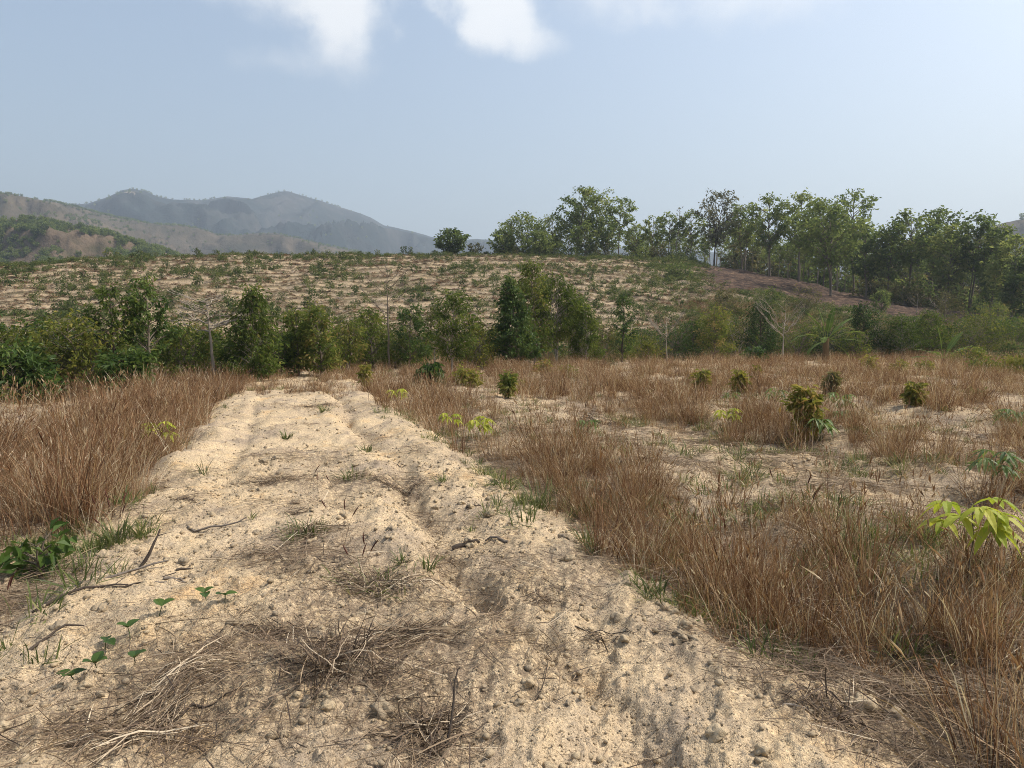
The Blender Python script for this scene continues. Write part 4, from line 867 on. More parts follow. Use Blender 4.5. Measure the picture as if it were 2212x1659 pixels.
# ------------------------------------------------------------------ wood on the hill crest
FT = dict(clear=.44, shape='top', nl=5200, nc=50, L=.30, LW=.55, droop=.2, csig=.08, flat=.55, tint=(.5, .2), stems=1, spread=.3)
def forest(px, r, yt, w, label, seed, mats=('bark', 'forest'), name='forest_tree', group=None, **ov):
    B = spot_r(px, r); H, W = size_at(B, px, yt, w); W *= 1.28; kw = dict(FT); kw.update(ov); kw['nl'] = int(kw['nl'] * .34); kw['L'] *= 1.5; kw['csig'] *= .72; kw.setdefault('tr', .009 * H + .022)
    return plant_tree(name, label, 'tree', B, new_rng(seed), mats, group, H=H, W=W, **kw)
FOREST = [
 (975, 113, 494, 54, 'lone round dense tree on the bare crest left of the wood', dict(clear=.05, shape='oval', nl=6000, nc=70, tint=(.35, .2), csig=.075), ('bark', 'forest')),
 (1028, 114, 526, 27, 'tiny open tree right of the lone round tree', dict(clear=.3, nl=500, nc=22, tint=(.35, .2)), ('dark', 'forestg')),
 (1086, 116, 494, 42, 'left shoulder tree of the wood, beside open crest', dict(clear=.08, shape='oval', nl=3000, tint=(.4, .2)), ('bark', 'forest')),
 (1128, 118, 462, 84, 'broad dark dense tree at the left end of the wood', dict(clear=.08, shape='oval', nl=8000, nc=80, tint=(.34, .2), csig=.075), ('bark', 'forest')),
 (1165, 113, 498, 50, 'light green lower tree in front of the broad dark one', dict(clear=.06, shape='oval', nl=3600, tint=(.68, .18)), ('bark', 'forest')),
 (1194, 120, 466, 62, 'airy tree between the broad dark tree and the tall group', dict(nl=3600, clear=.3, tint=(.5, .2)), ('bark', 'forest')),
 (1243, 119, 407, 78, 'left of the two tallest trees on the crest, feathery top', dict(clear=.36, nl=6200, nc=44, stems=2, gaps=.15), ('bark', 'forest')),
 (1284, 121, 405, 80, 'right of the two tallest trees on the crest, light feathery top', dict(clear=.36, nl=6200, nc=44, stems=2, gaps=.15, tint=(.6, .2)), ('bark', 'forest')),
 (1334, 120, 427, 56, 'tree with crown leaning out to the right beside the gap', dict(clear=.5, nl=3000, lean=(.10, 0), nc=26, gaps=.1), ('bark', 'forest')),
 (1312, 116, 468, 46, 'dark thin tree under the tall group at the gap', dict(clear=.2, nl=2600, tint=(.3, .2)), ('bark', 'forest')),
 (1262, 115, 478, 52, 'low dark tree below the two tallest trees', dict(clear=.15, nl=3000, tint=(.3, .2), shape='oval'), ('bark', 'forest')),
 (1372, 121, 482, 38, 'first slim tree right of the gap', dict(nl=1700, clear=.35, nc=26), ('bark', 'forest')),
 (1407, 123, 466, 42, 'second slim tree right of the gap', dict(nl=2000, clear=.4, nc=26), ('bark', 'forest')),
 (1440, 122, 458, 42, 'third slim tree right of the gap', dict(nl=1800, clear=.45, nc=26), ('bark', 'forest')),
 (1459, 121, 446, 22, 'thin spiky nearly bare tree among the slim trees', dict(nl=260, clear=.3, nc=30, gaps=.1), ('pale', 'forestg')),
 (1490, 122, 458, 50, 'slim tree just left of the grey-leaved tree', dict(nl=2600, clear=.4), ('bark', 'forest')),
 (1540, 117, 412, 82, 'tall grey-leaved tree at the start of the burnt slope', dict(nl=4600, clear=.34, nc=50, stems=2, gaps=.1), ('dark', 'forestg')),
 (1600, 118, 440, 64, 'green tree between the grey-leaved tree and dark pointed tree', dict(nl=3800, stems=2), ('bark', 'forest')),
 (1660, 114, 422, 76, 'dark pointed tree above the burnt slope', dict(nl=5200, shape='oval', clear=.38, tint=(.34, .2)), ('bark', 'forest')),
 (1722, 113, 418, 86, 'light green tall tree left of the biggest tree', dict(nl=6000, tint=(.62, .18)), ('bark', 'forest')),
 (1793, 97, 432, 122, 'biggest bright tree, trunk standing forward on the burnt slope', dict(nl=10000, nc=70, clear=.34, tint=(.6, .18), stems=2, spread=.2), ('bark', 'forest')),
 (1842, 114, 411, 80, 'feathery tree showing above and right of the biggest tree', dict(nl=4200, gaps=.15, tint=(.5, .2)), ('bark', 'forest')),
 (1868, 106, 478, 70, 'mid-height tree right of the biggest tree', dict(nl=4600, clear=.3), ('bark', 'forest')),
 (1915, 106, 486, 78, 'spreading dim tree in the middle of the right wood', dict(nl=5000, clear=.32, tint=(.4, .2)), ('bark', 'forest')),
 (1962, 107, 456, 94, 'round-topped tree, left of the right-hand pair', dict(nl=6200, tint=(.5, .2), stems=2), ('bark', 'forest')),
 (2008, 112, 450, 76, 'taller feathery tree behind the round-topped tree', dict(nl=4200, gaps=.12), ('bark', 'forest')),
 (2045, 105, 486, 72, 'leafy tree in front of the right wood', dict(nl=5000, clear=.28, tint=(.58, .18)), ('bark', 'forest')),
 (2092, 106, 462, 90, 'tall dark tree third from the right edge', dict(nl=6200, tint=(.4, .2), stems=2), ('bark', 'forest')),
 (2138, 104, 486, 76, 'second tree from the right edge of the wood', dict(nl=5200, clear=.25), ('bark', 'forest')),
 (2184, 100, 508, 88, 'light green tree low at the right edge of the wood', dict(nl=6000, clear=.2, tint=(.62, .18)), ('bark', 'forest')),
 (2216, 98, 555, 80, 'tree cut by the right edge of the picture', dict(nl=5000, clear=.12, tint=(.45, .2)), ('bark', 'forest')),
]
for i, (px, r, yt, w, lab, ov, mats) in enumerate(FOREST): forest(px, r, yt, w, lab, 2000 + i, mats, **ov)
# the ranks behind, which nothing tells apart
rng = new_rng(2100); proto = []
for i in range(7):
    wood, lv = make_tree(rng, 11., rng.uniform(4.0, 5.5), clear=.50, shape='top', nl=520, nc=26, L=.52, LW=.55, droop=.2, csig=.075, flat=.5, tint=(.5, .2), stems=2 + i % 2, tr=.085)
    proto.append((wood.mesh('trunk', M['pale' if i % 2 else 'bark'], True), lv.mesh('crown', M['forest'])))
def rank_tree(px, r, yt, i, label, group):
    B = spot_r(px, r); H, _ = size_at(B, px, yt, 10); s = max(H, 3.) / 11.
    t = thing('forest_tree', label, 'tree', B - np.array([0, 0, .1]), rng.uniform(0, 6.28), group); t.scale = (s * rng.uniform(.85, 1.15),) * 2 + (s,)
    obj('trunk', proto[i % 7][0], t); obj('crown', proto[i % 7][1], t)
skyl = np.array([(1360, 500), (1500, 475), (1560, 450), (1640, 450), (1760, 445), (1850, 460), (1900, 500), (1960, 475), (2100, 480), (2160, 505), (2230, 560), (2330, 590)], float)
for i in range(84):
    px = 1510 + (i + rng.uniform(0, 1)) / 84 * 800; r = rng.uniform(118, 158); yt = np.interp(px, skyl[:, 0], skyl[:, 1]) + rng.uniform(20, 80)
    zn = 'the grey-leaved tree' if px < 1600 else ('the dark pointed and light green trees' if px < 1745 else ('the biggest bright tree' if px < 1880 else ('the round-topped tree' if px < 2040 else 'the tall dark trees by the right edge')))
    rank_tree(px, r, yt, i, 'dim back-rank tree of the wood behind %s' % zn, 'back ranks of the wood behind %s' % zn)
for i in range(14):
    px = 1352 + (i + rng.uniform(0, 1)) / 14 * 170; rank_tree(px, rng.uniform(124, 150), rng.uniform(485, 520), i, 'thin tree behind the slim trees right of the gap', 'back rank of slim trees')
for i in range(8):
    px = 1180 + (i + rng.uniform(0, 1)) / 8 * 150; rank_tree(px, rng.uniform(126, 140), rng.uniform(470, 510), i, 'tree half hidden behind the tallest crest group', 'trees behind the tallest group')
# bushes at the feet of the wood
us = []
for i in range(4):
    wood, lv = make_tree(rng, 2.2, 2.6, clear=.05, shape='dome', nl=480, nc=30, L=.32, LW=.5, droop=.2, csig=.1, tint=(.4, .22), stems=3, tr=.03); us.append((wood.mesh('trunk', M['bark'], True), lv.mesh('crown', M['forest' if i % 2 else 'olive'])))
def under(px, r, i, s, label, group):
    B = spot_r(px, r); t = thing('undergrowth_bush', label, 'bush', B - np.array([0, 0, .05]), rng.uniform(0, 6.28), group); t.scale = (s,) * 3
    obj('trunk', us[i % 4][0], t); obj('crown', us[i % 4][1], t)
for i in range(30):
    px = 1075 + (i + rng.uniform(0, 1)) / 30 * 430; under(px, rng.uniform(112, 122), i, rng.uniform(.5, 1.25), 'low bush at the foot of the crest trees', 'bushes along the crest')
for i in range(46):
    px = 1880 + (i + rng.uniform(0, 1)) / 46 * 400; zn = 'left' if px < 2080 else 'right'; under(px, rng.uniform(100, 135), i, rng.uniform(.6, 1.7), 'low bush among the front trunks, %s half of the right-hand wood' % zn, 'front undergrowth, %s half of the right wood' % zn)
for i in range(46):
    px = 1570 + (i + rng.uniform(0, 1)) / 46 * 700; zn = 'the burnt slope' if px < 1900 else 'the right-hand trunks'; under(px, rng.uniform(128, 160), i, rng.uniform(1.3, 3.0), 'tall bush deep in the wood behind %s' % zn, 'deep undergrowth behind %s' % zn)
# ------------------------------------------------------------------ dry grass, uncountable
def tussock(x, y): return sstep(.0, .24, fbm(x / .62, y / .62, 2, 76) + .30 * fbm(x / 2.6, y / 2.6, 2, 79))
def dry_density(x, y):
    u = uu(x, y); r = np.hypot(x, y); w = .30 * fbm(x / 1.3, y / 1.3, 3, 70) + .42 * fbm(x / .55, y / .55, 2, 71); v = u + w
    n1 = fbm(x / 2.2, y / 2.2, 3, 72); n2 = fbm(x / .8, y / .8, 2, 74)
    A = sstep(-3.7, -3.2, v) * (1 - sstep(-1.85, -1.5, v)) * sstep(5.2, 6.6, y) * 1.15                 # left strip
    Bn = sstep(2.25, 2.7, v) * (1 - sstep(3.7, 4.5, v)) * sstep(-.55, .35, n1 + .6 * n2 + .12)           # right strip beside the track
    gap = sstep(4.2, 4.7, v) * (1 - sstep(6.3, 6.9, v)) * .22 * sstep(-.2, .4, n1)
    Cn = sstep(6.5, 7.1, v) * (1 - sstep(9.0, 9.7, v)) * sstep(-.6, .2, n1 + .5 * n2)
    Dn = sstep(9.3, 10.2, v) * sstep(-.25, .4, n1 + .5 * n2 + .15 * np.cos(u * 2 * pi / 4.3)) * .9
    Ln = (1 - sstep(-6.2, -5.4, v)) * sstep(-.5, .2, n1) * .8 + .12 * (1 - sstep(-3.9, -3.4, v))
    Ln = Ln * np.where((u > -10) & (y < 19), .22, 1.)
    En = sstep(16.8, 18.4, y + .4 * n1) * .72 * sstep(-.55, .1, n1)
    d = np.maximum.reduce([A, Bn, gap, Cn, Dn, Ln * sstep(8, 10, y), En])
    T = tussock(x, y); d = d * np.where(u < -1.2, .45 + .55 * T, np.where((u < 4.6) & (y < 8), .15 + .85 * T, .02 + .98 * T * sstep(.15, .6, T)))
    d = d * (1 - .55 * sstep(30, 44, r) * (x < 5))
    return np.clip(d, 0, 1)
def sample(n, rmin, rmax, dens, rng, amax=44., power=1.0):
    """points over the wedge in view and a margin, thinned by dens"""
    r = np.sqrt(rng.uniform(rmin ** 2, rmax ** 2, n)) if power == 1.0 else rng.uniform(rmin, rmax, n)
    a = np.radians(rng.uniform(-amax, amax, n)); x, y = np.sin(a) * r, np.cos(a) * r
    k = rng.uniform(0, 1, n) < dens(x, y); return x[k], y[k]
def upright(rng, n, tilt=.10): return np.stack([rng.normal(0, tilt, n), rng.normal(0, tilt, n), rng.uniform(0, 2 * pi, n)], 1)
rng = new_rng(3000)
dc = []
for i in range(8): dc.append(piece(grass_clump(rng, 40, .66, .13, .24, seed_frac=.25, tint=(.46, .28)).mesh('dry_clump', M['dry'])))
for i in range(3): dc.append(piece(grass_clump(rng, 32, .5, .17, .45, seed_frac=.15, tint=(.66, .28), leafy=.5).mesh('dry_clump', M['dry'])))
for i in range(4): dc.append(piece(grass_clump(rng, 46, .62, .20, .34, w=.0034, seed_frac=.2, tint=(.5, .28), k=5, wleaf=.0055).mesh('dry_clump', M['dry'])))   # coarser, for the distance
xs, ys, ss, ii = [], [], [], []
for (n, r0, r1, lod, sc) in ((5200, 1.9, 7, 0, .92), (10000, 7, 15, 0, .92), (17000, 15, 30, 1, .85), (16000, 30, 47, 1, .92)):
    x, y = sample(n, r0, r1, dry_density, rng); m = len(x); u = uu(x, y)
    s = sc * rng.uniform(.40, 1.15, m) * (.62 + .5 * tussock(x, y)) * (1 + .18 * fbm(x / 1.5, y / 1.5, 2, 77)); s = s * np.where(u < -1.2, 1.22, 1.0) * np.where((y > 17) & (u > -1.5) & (u < 2.6), .72, 1.0) * np.where((u > 4.1) & (u < 6.4), .75, 1)
    xs.append(x); ys.append(y); ss.append(s); ii.append(rng.integers(11, 15, m) if lod else np.where(rng.uniform(0, 1, m) < .8, rng.integers(0, 8, m), rng.integers(8, 11, m)))
x, y, s, i_ = map(np.concatenate, (xs, ys, ss, ii))
scatter('dry_grass', 'tall reddish-brown dry grass standing in strips beside the track', np.stack([x, y, ground(x, y)], 1), upright(rng, len(x), .12), s, i_, dc)
DRYN = len(x)

# fallen dry stems at the grass feet
def fallen_mesh(rng, n, rx, ry, hg, **kw):
    P, Wd, t = straw_heap(rng, n, rx, ry, hg, **kw); g = Geo(); sd = nrm(np.stack([rng.normal(size=n), rng.normal(size=n), rng.normal(0, .6, n)], 1)); V, Q = ribbons(P, Wd, sd); g.add(V, Q, np.repeat(t, P.shape[1] * 2)); return g
fm = [piece(fallen_mesh(rng, 34, .28, .28, .03, L=(.08, .38), tint=(.42, .2)).mesh('straw', M['straw'])) for i in range(6)] + \
     [piece(fallen_mesh(rng, 9, .22, .22, .012, L=(.05, .22), tint=(.38, .25)).mesh('straw', M['straw'])) for i in range(5)]
def lit_dens(x, y):
    return np.clip(.9 * dry_density(x, y) + .75 * path_litter(x, y) ** 1.5, 0, 1)
xs, ys, ii, sl = [], [], [], []
for (n, r0, r1) in ((3000, 1.6, 6), (4200, 6, 12), (5500, 12, 24)):
    x, y = sample(n, r0, r1, lit_dens, rng); u = uu(x, y); on = (u > -1.3) & (u < 2.3) & (y < 18.5)
    xs.append(x); ys.append(y); ii.append(np.where(on & (rng.uniform(0, 1, len(x)) < .78), rng.integers(6, 11, len(x)), rng.integers(0, 6, len(x))))
x, y = np.concatenate(xs), np.concatenate(ys); i_ = np.concatenate(ii)
scatter('dead_grass_litter', 'thin dead straw scattered over the sandy soil', np.stack([x, y, ground(x, y) + .004], 1), upright(rng, len(x), .05), rng.uniform(.6, 1.2, len(x)), i_, fm)

# green grass fringing the strips
def green_dens(x, y):
    u = uu(x, y); v = u + .25 * fbm(x / 1.1, y / 1.1, 2, 80); n = fbm(x / 1.2, y / 1.2, 3, 82)
    d = .6 * gauss(v - 2.45, .36) * sstep(-.2, .35, n + .12) * sstep(2.6, 4.2, y) + .35 * gauss(v + 1.7, .3) * sstep(-.1, .5, n) + .55 * gauss(v + 1.8, .35) * sstep(6.4, 5.6, y) * sstep(4.3, 4.8, y)
    d = d + .5 * sstep(17.5, 18.5, y) * sstep(.0, .5, n) * (u > -2) * (u < 3.2) + .55 * sstep(-.1, .4, n) * (u > 2.8) + .28 * (1 - sstep(-1.5, -1.25, u)) * (y < 3.9)
    return np.clip(d, 0, 1)
gm = [piece(green_tuft(rng, 30, .15, .09, .7, tint=(.55, .25)).mesh('green_tuft', M['green'])) for i in range(6)]
xs, ys = [], []
for (n, r0, r1) in ((2300, 2.0, 7), (3600, 7, 15), (8000, 15, 38)):
    x, y = sample(n, r0, r1, green_dens, rng); xs.append(x); ys.append(y)
x, y = np.concatenate(xs), np.concatenate(ys)
scatter('green_grass', 'short green grass along the edges of the dry strips', np.stack([x, y, ground(x, y)], 1), upright(rng, len(x), .15), rng.uniform(.5, 1.25, len(x)), rng.integers(0, 6, len(x)), gm)

# grit and crumbs of the soil
cm = [clod_mesh('crumb', 3100 + i, 1, .35, .75) for i in range(6)]; cp_ = [piece(m) for m in cm]
def crumb_dens(x, y):
    u = uu(x, y); return np.clip(.30 + .9 * sstep(-.1, .5, fbm(x / .55, y / .55, 3, 90)) + .5 * gauss(u - RUT(y), .3), 0, 1)
xs, ys, sl = [], [], []
for (n, r0, r1, a, b) in ((26000, 1.5, 4.5, .0022, .0075), (22000, 4.5, 9, .004, .011), (6500, 1.5, 9, .008, .024), (9000, 9, 20, .012, .032)):
    x, y = sample(n, r0, r1, crumb_dens, rng); xs.append(x); ys.append(y); sl.append(a + (b - a) * rng.uniform(0, 1, len(x)) ** 2.2)
x, y, s = np.concatenate(xs), np.concatenate(ys), np.concatenate(sl)
scatter('soil_crumbs', 'coarse grit and crumbs of pale granite soil', np.stack([x, y, ground(x, y) + s * .25], 1), np.stack([rng.uniform(-.4, .4, len(x)), rng.uniform(-.4, .4, len(x)), rng.uniform(0, 6.28, len(x))], 1), s, rng.integers(0, 6, len(x)), cp_)

# ------------------------------------------------------------------ hillside: rows of cut brush, saplings
def mat_piece(rng, n, rx, h, tint, m, L=(.2, .6), w=.016):
    return piece(fallen_mesh(rng, n, rx, rx * .6, h, L=L, w=w, tint=tint, up=.25).mesh('brush', M[m]))
hp = [mat_piece(rng, 34, .55, .18, (.36, .25), 'straw') for i in range(4)] + [mat_piece(rng, 34, .55, .2, (.36, .25), 'dry') for i in range(3)]
for i in range(4):
    wood, lv = make_tree(rng, .7, .9, clear=.05, shape='dome', nl=60, nc=14, L=.22, LW=.5, droop=.1, csig=.13, stems=3, tint=(.5, .22), tr=.008); hp.append(piece(lv.mesh('weed', M['sap'])))
def hill_row(x, y):
    ph = row_phase(x, y); fr = ph - np.floor(ph); return gauss(fr - .72, .13)
def hill_dens(x, y):
    px = az_px(x, y); b = burn_at(x, y)
    return np.clip(hill_row(x, y) * (.7 + .7 * fbm(x / 8, y / 8, 3, 95)) * (1 - b) + (.10 + .25 * scrub_at(x, y)) * (1 - b), 0, 1)
x, y = sample(100000, 47, 121, hill_dens, rng, 40); n = len(x); gr = fbm(x / 9, y / 9, 3, 97) + .55 * sstep(1150, 1500, az_px(x, y)) + .25 * sstep(95, 112, np.hypot(x, y))
pk = np.where(rng.uniform(-.25, .85, n) < gr * .62, rng.integers(7, 11, n), rng.integers(0, 7, n))
scatter('hillside_brush', 'rows of cut dry brush and weeds across the hillside', np.stack([x, y, ground(x, y)], 1), upright(rng, n, .12), rng.uniform(.3, .85, n), pk, hp)
# dry grass and scrub on the lower slope behind the belt
x, y = sample(9000, 46, 75, lambda x, y: np.clip(.9 * sstep(.30, .7, scrub_at(x, y) + .35 * fbm(x / 5, y / 5, 3, 98)), 0, 1), rng, 40); n = len(x)
scatter('slope_dry_grass', 'brown dry grass at the foot of the hillside', np.stack([x, y, ground(x, y)], 1), upright(rng, n, .12), rng.uniform(.7, 1.3, n), rng.integers(11, 15, n), [o for o in dc])
# saplings planted over the hill: the largest-looking are individuals
sm = []
for i in range(7):
    H = rng.uniform(1.0, 1.5); wood, lv = make_tree(rng, H, .75, clear=.35, shape='dome', nl=70, nc=12, L=.26, LW=.42, droop=.45, csig=.12, tint=(.5, .22), tr=.018)
    g = Geo(); Vw = np.concatenate(wood.V); g.add(Vw, np.concatenate(wood.F4), .5, 0); g.add(np.concatenate(lv.V), np.concatenate(lv.F3), np.concatenate(lv.T), 1); sm.append(g.mesh('sapling', [M['bark'], M['sap']]))
px_, py2, cnt = [], [], 0
while cnt < 290:
    px = rng.uniform(-20, 2000); f = rng.uniform(0, 1)
    crest = float(np.interp(px, CREST[:, 0], CREST[:, 1])); py = crest + 1 + 150 * f ** 1.9
    if px > 1480 and rng.uniform() < .75: continue
    x, y = hit(px, py)
    if np.hypot(x, y) < 48 or burn_at(np.array([x]), np.array([y]))[0] > .4: continue
    cnt += 1; s = rng.uniform(.5, 1.15) * (1.25 if f < .06 else 1)
    zone = ('far left' if px < 230 else 'left') if px < 500 else ('middle' if px < 820 else ('centre' if px < 1150 else 'right'))
    if f < .12: lab, gp = 'small planted sapling on the skyline of the %s hillside' % zone, 'skyline saplings, %s hillside' % zone
    else: lab, gp = 'small planted sapling on the %s open slope of the %s hillside' % ('upper' if f < .42 else 'lower', zone), 'planted saplings, %s %s hillside' % ('upper' if f < .42 else 'lower', zone)
    tag(obj('sapling', sm[cnt % 7], None, (x, y, gz(x, y) - .03), (0, 0, rng.uniform(0, 6.28)), s), lab, 'sapling', gp)

# ------------------------------------------------------------------ far woods and scrub on the mountains
fw = []
for i in range(5):
    wood, lv = make_tree(rng, 6, 5.5, clear=.10, shape='oval', nl=150, nc=26, L=1.3, LW=.7, droop=.1, csig=.12, tint=(.42, .2), tr=.15); fw.append(piece(lv.mesh('far_tree', M['forest'])))
def on_ridge(V, rows, n, fn, lo=.1, hi=1.0):
    """points on a ridge's front face"""
    k = V.shape[1]; i = rng.uniform(lo * (rows - 1), hi * (rows - 1), n); j = rng.uniform(0, k - 1.001, n)
    i0 = i.astype(int); j0 = j.astype(int); i0 = np.minimum(i0, V.shape[0] - 2); a = (i - i0)[:, None]; b = (j - j0)[:, None]
    P = (V[i0, j0] * (1 - a) + V[i0 + 1, j0] * a) * (1 - b) + (V[i0, j0 + 1] * (1 - a) + V[i0 + 1, j0 + 1] * a) * b
    px = CX + F * P[:, 0] / P[:, 1] * cos(PITCH)
    keep = (px > -160) & (px < 2380) & (rng.uniform(0, 1, n) < fn(P, px, i / (rows - 1))); return P[keep]
def woods(name, label, P, s0, s1):
    n = len(P); scatter(name, label, P, upright(rng, n, .05), rng.uniform(s0, s1, n), rng.integers(0, 5, n), fw)
P = on_ridge(VC, rC, 34000, lambda P, px, s: np.clip(sstep(-.30, .10, fbm(P[:, 0] / 55, P[:, 1] / 55, 4, 401) + .9 * (s - .72)), .05, 1) * .6, .25, 1.0)
woods('hill_wood', 'dark woodland covering the near left hill', P, .2, .56)
P = on_ridge(VB, rB, 26000, lambda P, px, s: np.clip(.10 + .55 * sstep(.1, .6, fbm(P[:, 0] / 120, P[:, 1] / 120, 4, 411)), 0, 1), .25, 1.0)
woods('hill_scrub', 'scattered trees over the dry hills', P, .2, .6)
P = np.concatenate([on_ridge(VA, rA, 7000, lambda P, px, s: np.clip(.05 + .5 * sstep(.15, .6, fbm(P[:, 0] / 240, P[:, 1] / 240, 4, 421)), 0, 1), .35, 1.0), on_ridge(VA, rA, 900, lambda P, px, s: .12 + .5 * sstep(.1, .5, fbm(px / 60, px * 0, 3, 423)), .985, 1.0)])
woods('mountain_scrub', 'scattered trees on the far mountain', P, .45, 1.0)
P = on_ridge(VD, rD, 1800, lambda P, px, s: np.clip(.12 + .6 * sstep(.1, .6, fbm(P[:, 0] / 80, P[:, 1] / 80, 4, 431)), 0, 1), .3, 1.0)
woods('right_hill_scrub', 'scattered trees on the right-hand hill', P, .5, 1.1)
# shaggy growth on the skyline behind the crest
# ------------------------------------------------------------------ things lying and growing on the track
def drape(P, x0, y0, rz, lift=.0):
    """let strands given in local metres follow the ground round (x0, y0)"""
    c, s = cos(rz), sin(rz); X = x0 + c * P[..., 0] - s * P[..., 1]; Y = y0 + s * P[..., 0] + c * P[..., 1]
    Z = ground(X.ravel(), Y.ravel()).reshape(X.shape) + P[..., 2] + lift
    return np.stack([X, Y, Z], -1)
def heap(label, px, py, n, rx, ry, hgt, ang=None, seed=0, name='dead_grass_heap', green=0, root=0, **kw):
    rng = new_rng(4000 + seed); B = spot(px, py); t = thing(name, label, 'dead grass', B, 0)
    kw['angs'] = kw.get('angs', .6) * 1.7; kw['w'] = kw.get('w', .0018) * 1.15; kw['tint'] = (kw.get('tint', (.4, .2))[0] + .08, .30)
    P, Wd, tt = straw_heap(rng, n, rx * .92, ry * .92, hgt * .6, ang=ang, **kw); P[..., 2] -= np.abs(rng.normal(0, .012, n))[:, None]; P = drape(P, B[0], B[1], 0) - B
    sd = nrm(np.stack([rng.normal(size=n), rng.normal(size=n), rng.normal(0, .6, n)], 1)); g = Geo(); V, Q = ribbons(P, Wd, sd); g.add(V, Q, np.repeat(tt, P.shape[1] * 2))
    obj('straw_mat', g.mesh('straw_mat', M['straw']), t)
    if green:
        g = green_tuft(rng, green, .16, max(rx, ry) * .55, .8); obj('green_blades', g.mesh('green_blades', M['green']), t)
    if root:
        g = grass_clump(rng, int(root * 1.7), .22 if root > 100 else .17, .19 if root > 100 else .10, 1.15, w=.0026, seed_frac=0, leafy=.65, tint=(.25, .28), wleaf=.0042); obj('root_clump', g.mesh('root_clump', M['straw']), t)
    return t
PD = atan2_ = math.atan2(1, -.32)     # direction of the track
heap('flattened brown grass mat on the far part of the track, left', 600, 1052, 231, .42, .30, .06, seed=1, L=(.15, .45), tint=(.42, .2))
heap('brown grass mat with green blades in mid track', 765, 1050, 132, .32, .20, .05, seed=2, green=70)
heap('dark grass mat beside the rut in mid track', 862, 1062, 181, .48, .22, .05, seed=3, tint=(.34, .2))
heap('matted brown and reddish grass patch in the centre of the track', 815, 1290, 396, .46, .24, .05, seed=4, green=60, tint=(.42, .22))
heap('largest dead grass clump with dark roots, near front left', 722, 1500, 243, .30, .20, .09, seed=5, root=230, tint=(.3, .22), L=(.12, .34))
heap('straw fan spreading right from the largest dead clump', 850, 1425, 486, .34, .16, .05, ang=.25, angs=.45, seed=6, L=(.2, .5), tint=(.45, .2))
heap('thin straw arm reaching left above the largest dead clump', 620, 1395, 60, .22, .05, .04, ang=-.35, angs=.25, seed=7, L=(.15, .35), tint=(.2, .15))
heap('long straw swath sloping down toward the front left corner', 400, 1500, 579, .16, .52, .05, ang=1.05, angs=.35, seed=8, L=(.18, .5), tint=(.48, .2))
heap('straw swath in the front left corner', 262, 1605, 308, .42, .16, .05, ang=.6, angs=.5, seed=9, L=(.15, .45), tint=(.4, .22))
heap('short straw bundle right of the broad-leaved seedlings', 470, 1425, 93, .10, .16, .04, ang=1.2, angs=.4, seed=10, L=(.12, .3), tint=(.35, .2))
heap('dark straw clump at the bottom edge, left of centre', 928, 1625, 143, .14, .24, .07, ang=1.25, angs=.45, seed=11, root=60, L=(.15, .4), tint=(.28, .2))
heap('twiggy dead clump near the front right', 1782, 1560, 115, .24, .14, .06, seed=12, root=50, L=(.1, .3), tint=(.3, .25))
heap('small dry grass tangle left of the seed spikes', 560, 1225, 71, .16, .10, .06, seed=13, L=(.1, .3), tint=(.22, .15))
heap('small dark tangle up the track on the left', 640, 1128, 66, .20, .12, .05, seed=14, L=(.1, .28), tint=(.25, .15))
heap('leaning brown straw clump with green base left of centre', 668, 1180, 143, .24, .16, .07, ang=1.0, angs=.5, seed=15, green=60, root=70, L=(.15, .4))
heap('little dark tangle in the rut, centre right', 1290, 1400, 60, .12, .08, .04, seed=16, L=(.06, .18), tint=(.25, .18))
heap('grey-brown tangle right of the dead root', 1170, 1310, 66, .12, .14, .03, seed=17, L=(.08, .22), tint=(.35, .2))
heap('flattened stems along the right strip edge', 1790, 1300, 253, .62, .13, .05, ang=-.62, angs=.3, seed=18, L=(.25, .7), tint=(.34, .2))
heap('flattened stems in the right front corner', 2090, 1480, 264, .60, .16, .05, ang=-.6, angs=.35, seed=19, L=(.25, .7), tint=(.36, .2))
heap('dry tangle on the far left of the track', 405, 1100, 49, .16, .08, .04, seed=20, L=(.08, .22), tint=(.2, .15))
heap('brown mat at the far end of the track', 690, 885, 165, .7, .4, .05, seed=21, L=(.2, .5), w=.003, tint=(.4, .2))
heap('dark burnt tangle in the bare strip right of centre', 1290, 925, 143, .5, .25, .12, seed=22, L=(.2, .5), w=.004, tint=(.1, .1))
heap('grey straw mat left of the narrow dark shrub', 960, 868, 154, .7, .3, .08, seed=23, L=(.2, .5), w=.004, tint=(.3, .18))

